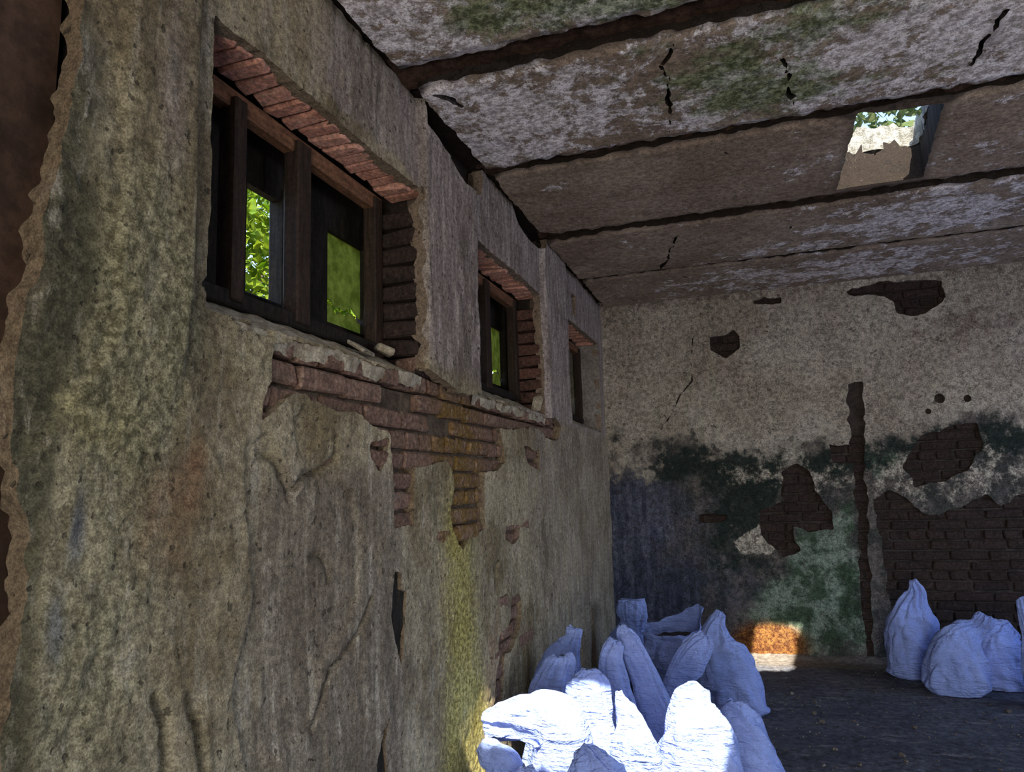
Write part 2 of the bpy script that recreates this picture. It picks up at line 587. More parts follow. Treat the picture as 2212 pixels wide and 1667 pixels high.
def mat_sack():
    s = NT('woven_white_sack')
    big = s.noise(6, 4, .6)

    def ridge(scale, off):
        return s.m('ABSOLUTE', s.m('SUBTRACT', s.noise(scale, 3, .55, dist=.6, off=off), .5))
    crease = s.m('ADD', s.m('MULTIPLY', ridge(9, 1), 2.0), s.m('ADD', ridge(22, 2), s.m('MULTIPLY', ridge(48, 3), .4)))
    fold = s.m('ABSOLUTE', s.m('SUBTRACT', s.noise(5, 4, .6, dist=.5, off=4, stretch=(1, 1, 5)), .5))
    crease = s.m('ADD', s.m('MULTIPLY', crease, .55), s.m('MULTIPLY', fold, 1.6))
    weave = s.noise(170, 2, .5)
    c = s.mix(s.ramp(big, .35, .7), (0.290, 0.380, 0.760), (0.235, 0.320, 0.680))  # blue sky light is tinted into the white sack colour
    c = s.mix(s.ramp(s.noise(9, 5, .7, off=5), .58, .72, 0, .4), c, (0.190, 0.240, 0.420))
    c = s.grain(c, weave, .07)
    return s.finish(c, s.m('ADD', crease, s.m('MULTIPLY', weave, .06)), .7, .035, .6)


M_SACK = mat_sack()
M_SACKIN = mat_simple('sack_filling', (0.030, 0.028, 0.030), (0.080, 0.072, 0.070), 30)


def mat_leaf(name, c1, c2):
    s = NT(name)
    n = s.noise(5, 4, .6)
    c = s.mix(s.ramp(n, .35, .65), c1, c2)
    s.finish(c, rough=.6)
    tr = s.t.nodes.new('ShaderNodeBsdfTranslucent')
    s.put(tr.inputs[0], c)
    mx = s.t.nodes.new('ShaderNodeMixShader')
    mx.inputs[0].default_value = .4
    s.t.links.new(s.b.outputs[0], mx.inputs[1])
    s.t.links.new(tr.outputs[0], mx.inputs[2])
    s.t.links.new(mx.outputs[0], s.out.inputs['Surface'])
    return s.mat


M_LEAF = mat_leaf('bright_leaf', (0.060, 0.125, 0.003), (0.170, 0.225, 0.012))
M_LEAF2 = mat_leaf('pale_leaf', (0.045, 0.080, 0.018), (0.140, 0.165, 0.075))
M_BARK = mat_simple('bark', (0.060, 0.045, 0.032), (0.130, 0.100, 0.075), 20, stretch=(4, 4, 1))


def mat_pane():
    s = NT('algae_clouded_glass')
    n = s.noise(16, 6, .7)
    f = s.noise(70, 5, .75)
    c = s.mix(s.ramp(n, .35, .65), (0.055, 0.070, 0.008), (0.135, 0.155, 0.025))
    c = s.mix(s.ramp(f, .6, .72, 0, .8), c, (0.020, 0.025, 0.006))
    s.finish(c, f, .3, .003, .5)
    tr = s.t.nodes.new('ShaderNodeBsdfTranslucent')
    s.put(tr.inputs[0], c)
    mx = s.t.nodes.new('ShaderNodeMixShader')
    mx.inputs[0].default_value = .7
    s.t.links.new(s.b.outputs[0], mx.inputs[1])
    s.t.links.new(tr.outputs[0], mx.inputs[2])
    s.t.links.new(mx.outputs[0], s.out.inputs['Surface'])
    return s.mat


M_PANE = mat_pane()

# ================================================================== left wall
WIN = [(1.36, 2.52), (3.10, 4.27), (4.85, 6.02)]     # openings, y
ZS, ZL = 1.80, 2.55                                   # sill, lintel
EXPO = [
    [(1.59, 1.782), (1.856, 1.797), (2.133, 1.788), (2.547, 1.809), (2.818, 1.768), (3.002, 1.785), (3.059, 1.8), (3.585, 1.798), (4.4, 1.79), (4.565, 1.751), (4.528, 1.66), (4.277, 1.661), (4.13, 1.693), (3.813, 1.685), (3.426, 1.648), (3.482, 1.489), (3.373, 1.441), (3.182, 1.45), (3.17, 1.292), (3.192, 1.187), (3.016, 1.158), (2.907, 1.114), (2.835, 1.171), (2.792, 1.266), (2.816, 1.445), (2.755, 1.472), (2.64, 1.46), (2.455, 1.452), (2.441, 1.248), (2.304, 1.247), (2.291, 1.446), (2.276, 1.573), (2.131, 1.594), (2.071, 1.612), (1.933, 1.614), (1.798, 1.622), (1.763, 1.645), (1.677, 1.622), (1.617, 1.585), (1.583, 1.558), (1.588, 1.613), (1.616, 1.665), (1.595, 1.711)],
    [(2.13, 1.515), (2.252, 1.537), (2.231, 1.476), (2.191, 1.438), (2.139, 1.473)],
    [(3.802, 1.591), (4.126, 1.584), (4.117, 1.444), (3.875, 1.485)],
    [(3.494, 1.164), (3.697, 1.161), (3.707, 1.109), (3.588, 1.085), (3.475, 1.114)],
    [(3.349, 0.862), (3.491, 0.848), (3.5, 0.794), (3.363, 0.806)],
    [(3.546, 0.822), (3.682, 0.812), (3.694, 0.713), (3.615, 0.625), (3.521, 0.578), (3.411, 0.59), (3.373, 0.474), (3.323, 0.364), (3.25, 0.388), (3.272, 0.499), (3.32, 0.61), (3.341, 0.699), (3.506, 0.712)],
]
SLOTS = [
    [(2.284, 1.094), (2.328, 1.086), (2.333, 1.026), (2.375, 1.013), (2.362, 0.906), (2.338, 0.803), (2.317, 0.778), (2.295, 0.828), (2.264, 0.953), (2.275, 1.012)],
    [(2.236, 0.653), (2.21, 0.576), (2.232, 0.443), (2.154, 0.471), (2.185, 0.583)],
    [(2.52, 3.0), (2.704, 3.0), (2.962, 3.0), (3.26, 3.0), (3.23, 2.80), (3.10, 2.755), (2.949, 2.737), (2.80, 2.79), (2.66, 2.82), (2.54, 2.83)],
    [(3.70, 3.0), (4.40, 3.0), (4.30, 2.85), (4.0, 2.83), (3.80, 2.87)],
    [(5.12, 2.77), (5.25, 2.77), (5.211, 2.60), (5.13, 2.62)],
]
EDGE = [(1.02, 3.0), (0.99, 2.6), (0.982, 2.37), (0.979, 2.328), (0.973, 2.266), (0.981, 2.203), (0.974, 2.152), (0.957, 2.11), (0.948, 2.027), (0.944, 1.936), (0.931, 1.861), (0.931, 1.792), (0.922, 1.722), (0.919, 1.638), (0.92, 1.549), (0.922, 1.462), (0.923, 1.383), (0.947, 1.328), (0.942, 1.274), (0.955, 1.204), (0.947, 1.129), (0.935, 1.066), (0.934, 1.008), (0.936, 0.931), (0.94, 0.5), (0.94, 0.0)]
STEP = [(1.06, 3.0), (1.066, 2.387), (1.077, 2.188), (1.083, 2.011), (1.095, 1.996), (1.082, 1.913), (1.079, 1.835), (1.095, 1.783), (1.109, 1.729), (1.086, 1.65), (1.043, 1.581), (0.998, 1.516), (0.95, 1.45), (0.9, 1.4), (0.9, 0.0)]


def interp_edge(z, pts):
    a = np.array(sorted(pts, key=lambda p: p[1]))
    return np.interp(z, a[:, 1], a[:, 0])


def wall_field(y, z):
    w = fbm(y, z, .055, 4, 11, .6) * .014 + fbm(y, z, .2, 2, 12) * .02
    f = y - interp_edge(z, EDGE) + w * .7
    for a, b in WIN:
        wx = fbm(y, z, .06, 3, 21) * .008
        d = np.maximum(np.maximum(a - y, y - b), np.maximum(ZS - z, z - ZL))
        f = np.minimum(f, d + wx)
    for p in EXPO:
        f = np.minimum(f, poly_sd(y, z, p) + w)
    for p in SLOTS:
        f = np.minimum(f, poly_sd(y, z, p) + w * .35)
    # ragged top against the slabs
    f = np.minimum(f, 2.935 - z + fbm(y, z, .1, 3, 5) * .02)
    return f


CRACKS_W = [
    ([(1.80, .72), (1.86, .80), (1.90, .86), (2.0, .91), (2.07, .96), (2.13, 1.03)], .006),
    ([(1.57, 1.47), (1.63, 1.465), (1.69, 1.41), (1.71, 1.36), (1.76, 1.41), (1.86, 1.43), (1.93, 1.47), (1.925, 1.53)], .008),
    ([(1.82, 1.19), (1.87, 1.19), (1.90, 1.15), (1.90, 1.11)], .005),
    ([(1.35, .93), (1.38, .86), (1.39, .75)], .012),
    ([(1.25, .96), (1.28, .90), (1.29, .75)], .010),
    ([(3.35, 1.02), (3.33, .98), (3.33, .9)], .006),
    ([(1.36, 1.86), (1.40, 1.83), (1.50, 1.79), (1.60, 1.79)], .008),
]
FLAKES = [   # lost top coat
    [(1.53, 1.47), (1.60, 1.49), (1.66, 1.45), (1.72, 1.36), (1.80, 1.41), (1.92, 1.44), (1.94, 1.40), (2.02, 1.33), (2.08, 1.25), (2.06, 1.05), (2.0, .93), (1.86, .88), (1.80, .72), (1.55, .70), (1.50, .95), (1.54, 1.15)],
    [(1.72, 1.57), (1.78, 1.61), (1.84, 1.60), (1.82, 1.52), (1.76, 1.48)],
]


def wall_h(y, z):
    h = fbm(y, z, .55, 3, 1) * .010 + fbm(y, z, .13, 3, 2) * .0050 + fbm(y, z, .035, 2, 3) * .0022
    # piers stand a little proud of the panels between them
    pier = np.zeros_like(y)
    for a, b in ((0.0, 1.29), (2.52, 3.10), (4.28, 4.85)):
        pier = np.maximum(pier, sstep(a - .008, a + .008, y) * (1 - sstep(b - .010, b + .010, y)))
    h = h + pier * .034 * sstep(1.55, 1.80, z)
    # layered top coat on the near pier
    stepm = sstep(-.006, .006, y - interp_edge(z, STEP) + fbm(y, z, .06, 3, 41) * .012)
    h = h - (1 - stepm) * (.012 + .012 * np.abs(fbm(y, z, .09, 3, 42)))
    nearn = np.exp(-((y - 1.0) / .22) ** 2)
    h = h + nearn * (fbm(y, z, .07, 4, 43, .65) * .013)
    for p in FLAKES:
        d = poly_sd(y, z, p) + fbm(y, z, .05, 3, 44) * .012 + fbm(y, z, .22, 3, 48) * .05
        h = h - .010 * (1 - sstep(-.004, .004, d))
    lay = fbm(y, z, .22, 4, 45)
    h = h - .0035 * sstep(.18, .21, lay)
    lay2 = fbm(y * 2.2, z * .7, .16, 4, 46)
    h = h + .003 * sstep(.25, .28, lay2)
    for pts, wd_ in CRACKS_W:
        d = line_d(y, z, pts) + fbm(y, z, .03, 2, 47) * .004
        h = h - .030 * (1 - sstep(wd_ * .6, wd_ * 1.6, d))
    return h


def wall_pos(y, z, d):
    h = wall_h(y, z)
    return np.stack([h - d, y, z], -1)


WMASK = {
    'lilac': lambda y, z: .55 * blob(y, z, 1.20, 2.2, .075, .35) + .9 * sstep(1.72, 1.95, z) * sstep(2.3, 2.65, y) + .6 * sstep(2.55, 2.62, z) * sstep(1.5, 2.0, y) + .45 * sstep(3.3, 4.2, y),
    'grey': lambda y, z: sstep(1.40, 1.75, y) * (1 - sstep(2.25, 2.45, y)) * (1 - sstep(1.35, 1.55, z)) * .85 + .3 * blob(y, z, 1.35, .95, .25, .35),
    'moss': lambda y, z: .75 * blob(y, z, 1.22, 1.75, .13, .5) + .62 * blob(y, z, 1.02, 1.75, .16, .6) + .50 * blob(y, z, 1.05, 1.0, .3, .3) + .42 * blob(y, z, 1.5, 1.72, .3, .15) + .5 * blob(y, z, 2.62, 1.25, .05, .25),
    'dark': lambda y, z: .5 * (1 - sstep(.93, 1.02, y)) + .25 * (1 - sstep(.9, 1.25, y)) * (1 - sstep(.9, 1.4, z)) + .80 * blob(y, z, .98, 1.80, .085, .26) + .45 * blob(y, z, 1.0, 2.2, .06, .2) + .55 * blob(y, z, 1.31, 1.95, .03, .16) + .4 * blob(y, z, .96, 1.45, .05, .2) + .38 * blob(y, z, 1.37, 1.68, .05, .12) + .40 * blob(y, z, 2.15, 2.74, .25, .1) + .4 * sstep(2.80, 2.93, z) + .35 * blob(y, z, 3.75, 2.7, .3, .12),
    'yellow': lambda y, z: (.85 * np.exp(-((y - 2.88) / .20) ** 2) + .8 * np.exp(-((y - 3.0) / .30) ** 2) * (1 - sstep(.2, .9, z))) * (1 - sstep(1.1, 1.5, z)) + .35 * blob(y, z, 1.08, 1.5, .1, .08) + .3 * blob(y, z, 2.85, 1.4, .12, .2),  # yellow-green algae stripe; broad low part paints in glow from the sunlit sacks
    'rust': lambda y, z: .45 * blob(y, z, 1.25, 1.3, .2, .2) + .5 * blob(y, z, 3.25, .55, .2, .4) + .4 * blob(y, z, 1.35, 1.45, .06, .1),
    'blue': lambda y, z: .85 * blob(y, z, 1.045, 1.31, .022, .08) + .75 * blob(y, z, 1.01, 1.14, .022, .09),
}
ys = np.concatenate([np.arange(.86, 2.7, .0085), np.arange(2.7, 4.4, .0115), np.arange(4.4, YB + .02, .018)])
zs = np.arange(-.01, 2.96, .0105)
v, q, p, at = clip_grid(ys, zs, wall_field, wall_pos, .045, WMASK)
wall_left = obj('wall_left', mk_mesh('wall_left', v, q, p, M_WALL, at))
tag(wall_left, 'left wall of crumbling khaki plaster over brick with three high window openings', 'wall', kind='structure')

# masonry behind the plaster
core = []


def add_core(lo, hi, name='masonry_core', mat=M_CORE, parent=wall_left):
    return box_obj(name, lo, hi, mat, parent, bev=.002)


add_core((-.34, .90, -.02), (-.075, YB + .3, ZS - .06))
add_core((-.34, .90, ZL + .10), (-.075, YB + .3, 3.22))
for a, b in ((.90, WIN[0][0] - .06), (WIN[0][1] + .10, WIN[1][0] - .08), (WIN[1][1] + .10, WIN[2][0] - .08), (WIN[2][1] + .02, YB + .3)):
    add_core((-.34, a, ZS - .08), (-.075, b, ZL + .12))
mz = np.arange(0, 2.95, .03)
my = np.arange(1.02, YB, .03)


def mort_field(y, z):
    f = np.full(y.shape, 1.0)
    for a, b in WIN:
        d = np.maximum(np.maximum(a - .05 - y, y - b - .09), np.maximum(ZS - .07 - z, z - ZL - .10))
        f = np.minimum(f, d)
    for pp in SLOTS:
        f = np.minimum(f, poly_sd(y, z, pp) - .02)
    return f


v, q, p, at = clip_grid(my, mz, mort_field, lambda y, z, d: np.stack([-.043 + fbm(y, z, .06, 3, 9) * .010 - d, y, z], -1), .05)
obj('mortar_bed', mk_mesh('mortar_bed', v, q, p, M_MORTAR, at), wall_left)

# brick meshes shared between alike pieces
random.seed(11)


def brick_meshes(tagname, sx, sy, sz, mat, n=5, jit=.0045, bev=.008):
    out = []
    for k in range(n):
        vs_, fs_ = rot_box(sx, sy, sz, bev, jit, hash((tagname, k)) % 9999 if False else k * 31 + len(tagname))
        out.append(mk_mesh('brick', np.array(vs_), None, fs_, mat, smooth=False))
    return out


BR_S = brick_meshes('stretcher', .09, .238, .062, M_BRICK)
BR_H = brick_meshes('header', .09, .112, .062, M_BRICK)


def brick(me, loc, parent, rot=None):
    o = obj('brick', me, parent)
    o.location = loc
    o.rotation_euler = rot or (random.uniform(-.02, .02), random.uniform(-.03, .03), random.uniform(-.03, .03))
    return o


EX_SOLID = EXPO + [EDGE[::-1] + [(.88, 0), (.88, 3.0)]]


def exposed(y0, y1, z0, z1, polys, grow=.015):
    yy, zz = np.meshgrid(np.linspace(y0, y1, 7), np.linspace(z0, z1, 4))
    for pp in polys:
        if (poly_sd(yy, zz, pp) < grow).any():
            return True
    return False


row = 0
z = -.03
while z < 2.95:
    hdr = row % 3 == 0
    w = .124 if hdr else .25
    y = .88 + (row % 2) * (.062 if hdr else .125)
    while y < 5.5:
        inwin = any(a - .02 < y + w / 2 < b + .02 and ZS - .02 < z + .036 < ZL + .02 for a, b in WIN)
        if not inwin and exposed(y, y + w, z, z + .072, EXPO) and not exposed(y, y + w, z, z + .072, SLOTS, 0) and random.random() > .02:
            me = random.choice(BR_H if hdr else BR_S)
            brick(me, (-.062 + random.uniform(-.010, .014), y + w / 2, z + .036), wall_left)
        y += w
    z += .0735
    row += 1

# bricks on edge over the openings (flat arch)
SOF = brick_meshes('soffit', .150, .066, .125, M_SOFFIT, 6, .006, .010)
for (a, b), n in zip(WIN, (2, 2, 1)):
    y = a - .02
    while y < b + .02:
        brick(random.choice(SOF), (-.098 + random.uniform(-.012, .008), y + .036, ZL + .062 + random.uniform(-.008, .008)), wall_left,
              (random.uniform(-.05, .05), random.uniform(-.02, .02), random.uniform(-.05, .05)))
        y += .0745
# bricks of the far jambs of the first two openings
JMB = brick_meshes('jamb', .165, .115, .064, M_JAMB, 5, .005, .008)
for jm, (a, b) in zip((brick_meshes('shady jamb', .165, .115, .064, M_DBRICK, 5, .005, .008), JMB), WIN[:2]):  # first window's jamb bricks near-black, painting in the reveal's shade
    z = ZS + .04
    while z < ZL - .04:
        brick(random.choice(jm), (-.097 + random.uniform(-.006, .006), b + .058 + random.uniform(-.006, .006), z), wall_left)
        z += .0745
# splintered dark battens left in the two slots
for pp in SLOTS[:2]:
    pa = np.array(pp)
    v, q, p, at = clip_grid(np.arange(pa[:, 0].min() - .02, pa[:, 0].max() + .02, .006), np.arange(pa[:, 1].min() - .02, pa[:, 1].max() + .02, .006),
                            lambda y, z: .006 - poly_sd(y, z, pp), lambda y, z, d: np.stack([-.010 + fbm(y * 5, z * .6, .05, 3, 77) * .008 - d, y, z], -1), .05)
    obj('timber_batten', mk_mesh('timber_batten', v, q, p, M_DWOOD, at), wall_left)

# plastered far reveal of the last opening
uu, vv = np.arange(-.34, .02, .02), np.arange(ZS - .02, ZL + .06, .02)
v, q, p, at = clip_grid(uu, vv, lambda x, z: np.ones_like(x), lambda x, z, d: np.stack([x, 6.02 + fbm(x, z, .1, 3, 6) * .006, z], -1), .01)
obj('reveal_plaster', mk_mesh('reveal_plaster', v, q, p, M_REVEAL, at), wall_left)

# brown rendered recess beyond the ragged end of the wall, nearest the camera
ru, rv = np.arange(YR, 1.0, .03), np.arange(0, 2.95, .03)
v, q, p, at = clip_grid(ru, rv, lambda y, z: np.ones_like(y), lambda y, z, d: np.stack([-.060 + fbm(y, z, .4, 4, 8) * .010, y, z], -1), .01)
obj('recess_render', mk_mesh('recess_render', v, q, p, M_BROWN, at), wall_left)
add_core((-.34, YR - .2, -.02), (-.15, 1.0, 3.22))

# ================================================================== windows
for wi, (a, b) in enumerate(WIN):
    w = obj('window_%d' % (wi + 1), None)
    w.location = (-.17, a, ZS)
    tag(w, ['nearest and largest window opening, brown frame with bright leaves behind it',
            'middle window opening between the two plastered piers',
            'farthest window opening, in the corner by the back wall'][wi], 'window', kind='structure')

    def part(name, lo, hi, mat, jit=.0015):
        o = box_obj(name, (lo[0] + .17, lo[1] - a, lo[2] - ZS), (hi[0] + .17, hi[1] - a, hi[2] - ZS), mat, w, .005, jit, wi * 7)
        return o
    # inner frame
    xi0, xi1 = -.205, -.150
    part('head_rail', (xi0, a, 2.472), (xi1 - .008, b, 2.530), M_WOOD)
    part('bottom_rail', (xi0, a, 1.885), (xi1, b, 1.93), M_DWOOD)
    part('jamb_post', (xi0, a - .02, 1.86), (xi1, a + .05, 2.55), M_WOODV)
    part('jamb_post', (xi0, b - .075, 1.86), (xi1, b - .015, 2.52), M_WOODV)
    part('mullion', (xi0 + .005, a + .258, 1.90), (xi1 + .012, a + .310, 2.50), M_WOODV)
    part('mullion', (xi0 + .005, a + .565, 1.90), (xi1 + .008, a + .640, 2.51), M_WOODV)
    # outer frame, in the wider outer rebate
    xo0, xo1 = -.325, -.285
    part('outer_head_board', (xo0, a - .10, 2.36), (xo1, b + .12, 2.66), M_DWOOD)
    part('outer_bottom_board', (xo0, a - .10, 1.70), (xo1, b + .12, 2.0), M_DWOOD)
    part('outer_board', (xo0, a - .10, 1.97), (xo1, a + .500, 2.40), M_DWOOD)
    part('outer_stile', (xo0 - .01, a + .672, 1.97), (xo1 + .01, a + .702, 2.40), M_DWOOD)
    part('outer_board', (xo0, a + .738, 1.97), (xo1, a + .965, 2.40), M_DWOOD)
    part('outer_jamb', (xo0, b + .075, 1.90), (xo1 + .02, b + .14, 2.50), M_DWOOD)
    # broken casement bar standing in the bright light
    if wi == 0:
        part('latch_bar', (xo0 - .10, a + .545, 2.175), (xo0 - .09, a + .556, 2.245), M_DWOOD)
        part('latch_bar', (xo0 - .10, a + .49, 2.175), (xo0 - .09, a + .556, 2.182), M_DWOOD)
    # clouded, cracked pane: two pieces with a broken gap between them
    y0, y1 = a + .965, b + .085
    gx = np.arange(y0, y1, .006)
    gz = np.arange(1.93, 2.45, .006)

    def gap_line(y):
        return 2.075 + .02 * np.sin((y - y0) * 40) + fbm(y, y * 0, .05, 3, 61 + wi) * .03
    for nm, up in (('pane', 1), ('pane', 0)):
        def pf(y, z, up=up):
            g = gap_line(y)
            e = np.minimum(np.minimum(y - y0, y1 - y), np.minimum(z - 1.94, 2.44 - z))
            return np.minimum(e, (z - g - .008) if up else (g - .012 - z))
        v, q, p, at = clip_grid(gx, gz, pf, lambda y, z, d: np.stack([np.full_like(y, -.305 + .17) - d, y - a, z - ZS], -1), .004)
        obj(nm, mk_mesh('pane', v, q, p, M_PANE, at), w)
    # sloping broken sill
    su = np.arange(a - .03, b + .03, .012)
    sv = np.linspace(0, 1, 22)

    def sill_pos(y, t, d):
        fr = fbm(y, y * 0, .06, 4, 71 + wi) * .014
        x = -.006 + fr + (-.184 - fr) * sstep(.18, 1, t) - .012 * (1 - sstep(0, .2, t))
        zz = ZS - .052 + .047 * sstep(0, .22, t) + .100 * sstep(.2, 1, t) + fbm(y, t * .2, .05, 4, 72) * .014
        return np.stack([x + .17, y - a, zz - ZS - d], -1)
    v, q, p, at = clip_grid(su, sv, lambda y, t: np.ones_like(y), sill_pos, .01)
    obj('sill', mk_mesh('sill', v, q, p, M_SILL, at), w)

# ================================================================== back wall
BEX = [
    [(1.951, 2.834), (2.188, 2.867), (2.417, 2.872), (2.652, 2.836), (2.664, 2.707), (2.6, 2.634), (2.469, 2.583), (2.31, 2.6), (2.304, 2.711), (2.178, 2.763), (2.03, 2.78)],
    [(0.908, 2.563), (1.027, 2.56), (1.103, 2.599), (1.144, 2.548), (1.137, 2.452), (1.032, 2.372), (0.908, 2.453)],
    [(1.256, 2.837), (1.494, 2.842), (1.489, 2.784), (1.282, 2.795)],
    [(1.919, 2.092), (2.018, 2.085), (2.021, 1.824), (1.982, 1.469), (1.97, 1.118), (1.939, 0.433), (1.93, -0.05), (1.86, -0.05), (1.884, 0.773), (1.908, 1.295), (1.907, 1.651)],
    [(2.027, 1.187), (2.135, 1.253), (2.256, 1.198), (2.337, 1.076), (2.457, 1.057), (2.616, 1.138), (2.771, 1.201), (2.852, 1.132), (3.064, 1.226), (3.8, 1.3), (4.4, 1.0), (4.6, .4), (4.3, -0.05), (2.10, -0.05), (2.05, 0.773)],
    [(2.305, 1.543), (2.394, 1.661), (2.616, 1.718), (2.768, 1.727), (2.781, 1.572), (2.704, 1.405), (2.513, 1.31), (2.311, 1.282), (2.262, 1.423)],
    [(1.389, 1.421), (1.498, 1.489), (1.596, 1.449), (1.622, 1.268), (1.719, 1.124), (1.724, 0.983), (1.556, 0.957), (1.443, 1.022), (1.375, 1.239)],
    [(1.192, 1.117), (1.406, 1.203), (1.427, 0.951), (1.476, 0.81), (1.338, 0.775), (1.244, 0.882), (1.197, 0.954)],
    [(0.733, 1.101), (0.943, 1.096), (0.938, 1.038), (0.729, 1.049)],
    [(1.745, 1.623), (1.909, 1.597), (1.914, 1.472), (1.766, 1.478)],
]
BHOLES = [(2.545, 1.932, .036), (2.728, 1.919, .027), (2.459, 1.839, .022)]
BCRACK = [(0.756, 2.725), (0.819, 2.639), (0.769, 2.565), (0.736, 2.292), (0.742, 2.205), (0.632, 2.084), (0.579, 1.971), (0.512, 1.877)]
DAMP = [(0.0, 1.60), (0.068, 1.607), (0.342, 1.595), (0.498, 1.646), (0.726, 1.673), (0.836, 1.668), (1.014, 1.603), (1.225, 1.556), (1.505, 1.58), (1.777, 1.603), (2.043, 1.644), (2.302, 1.683), (2.619, 1.753), (3.072, 1.76), (5.3, 1.7)]
GREEN = [(1.454, 0.951), (1.873, 1.191), (1.868, 0.773), (1.918, 0.098), (1.414, 0.047), (0.993, 0.312), (1.33, 0.669)]
PALE = [(0.999, 0.884), (1.184, 1.009), (1.277, 0.953), (1.254, 0.793), (1.029, 0.811)]


def back_field(x, z):
    w = fbm(x, z, .09, 4, 31) * .035
    f = np.full(x.shape, 1.0)
    for pp in BEX:
        f = np.minimum(f, poly_sd(x, z, pp) + w * (.3 if pp is BEX[1] else .8))
    for cx, cz, r in BHOLES:
        f = np.minimum(f, np.hypot(x - cx, z - cz) - r + w * .15)
    f = np.minimum(f, line_d(x, z, BCRACK) - .0045 + fbm(x, z, .06, 2, 33) * .006)
    return f


def back_h(x, z):
    h = fbm(x, z, .6, 3, 34) * .010 + fbm(x, z, .14, 3, 35) * .004
    h = h - .005 * sstep(.2, .25, fbm(x, z, .25, 4, 36)) * (z < 1.7)
    return h


dampz = lambda x: np.interp(x, [d[0] for d in DAMP], [d[1] for d in DAMP])
BMASK = {
    'orange': lambda x, z: 1.15 * blob(x, z, 1.20, .10, .30, .19),
    'blue_shade': lambda x, z: .95 * (1 - sstep(.1, 1.2, x)) * (1 - sstep(1.2, 1.75, z)) + .3 * blob(x, z, 1.0, .5, .3, .3),  # blue light of the shaded corner, painted into the plaster
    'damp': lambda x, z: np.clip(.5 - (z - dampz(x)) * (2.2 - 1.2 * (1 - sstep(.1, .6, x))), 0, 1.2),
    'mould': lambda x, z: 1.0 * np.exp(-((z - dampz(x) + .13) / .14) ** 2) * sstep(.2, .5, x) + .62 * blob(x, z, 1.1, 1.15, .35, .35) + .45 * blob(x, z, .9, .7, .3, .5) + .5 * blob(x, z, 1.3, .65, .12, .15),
    'green': lambda x, z: .9 * (1 - sstep(-.15, .15, poly_sd(x, z, GREEN))) + .35 * blob(x, z, 2.15, 1.45, .2, .15),
    'pale': lambda x, z: 1.1 * (1 - sstep(-.03, .05, poly_sd(x, z, PALE))) + .58 * blob(x, z, 2.3, 1.35, .4, .25) + .45 * blob(x, z, 1.15, 1.4, .35, .1) + .42 * blob(x, z, 1.55, 1.35, .3, .2) + .4 * blob(x, z, 2.9, 1.4, .3, .3) + .25 * blob(x, z, .35, 1.35, .15, .2),
    'darker': lambda x, z: .42 * sstep(2.62, 2.9, z) + .50 * blob(x, z, 2.75, 2.5, .45, .2) + .4 * blob(x, z, .45, 2.45, .3, .07) + .45 * blob(x, z, 2.08, 1.75, .07, .25) + .2 * blob(x, z, 1.5, 2.2, .1, .4),  # darker towards the top and in patches
}
xs = np.concatenate([np.arange(-.02, 3.3, .0125), np.arange(3.3, XR + .05, .05)])
zs2 = np.arange(-.02, 2.96, .0125)
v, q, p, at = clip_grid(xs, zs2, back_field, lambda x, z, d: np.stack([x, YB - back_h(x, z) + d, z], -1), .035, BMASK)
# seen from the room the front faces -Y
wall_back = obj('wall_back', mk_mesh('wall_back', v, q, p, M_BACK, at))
tag(wall_back, 'back wall, pale grey plaster above and dark damp bare brick below', 'wall', kind='structure')
add_core((-.34, YB + .08, -.02), (XR + .3, YB + .34, 3.22), parent=wall_back)
gx, gz = np.arange(0, XR, .03), np.arange(0, 2.95, .03)
v, q, p, at = clip_grid(gx, gz, lambda x, z: np.ones_like(x), lambda x, z, d: np.stack([x, YB + .040 + fbm(x, z, .06, 3, 9) * .010 + d, z], -1), .05)
obj('mortar_bed', mk_mesh('mortar_bed', v, q, p, M_DMORTAR, at), wall_back)
DB_S = brick_meshes('dark stretcher', .238, .09, .062, M_DBRICK, 6)
DB_H = brick_meshes('dark header', .112, .09, .062, M_DBRICK, 4)
row = 0
z = .0
nb = 0
while z < 2.9:
    hdr = row % 4 == 0
    w = .124 if hdr else .25
    x = .0 + (row % 2) * (.062 if hdr else .125)
    while x < 3.4:
        hid = any(np.hypot(x + w / 2 - h[0], z + .036 - h[1]) < .1 for h in BHOLES)
        if not hid and exposed(x, x + w, z, z + .072, BEX if z < 1.5 else BEX[:3] + BEX[4:], .02):
            brick(random.choice(DB_H if hdr else DB_S), (x + w / 2, YB + .066 + random.uniform(-.010, .010), z + .036), wall_back)
            nb += 1
        x += w
    z += .0735
    row += 1
print('back bricks', nb)

# ================================================================== right and rear walls (out of frame) with their openings
M_PLAIN = mat_simple('grey_plaster', (0.260, 0.235, 0.205), (0.360, 0.330, 0.290), 5)
wall_right = obj('wall_right', None)
wall_right.location = (XR, 0, 0)
tag(wall_right, 'right wall of grey plaster with two large openings', 'wall', kind='structure')


def rbox(lo, hi, parent, off):
    o = box_obj('wall_panel', [lo[i] - off[i] for i in range(3)], [hi[i] - off[i] for i in range(3)], M_PLAIN, parent, .004)
    return o


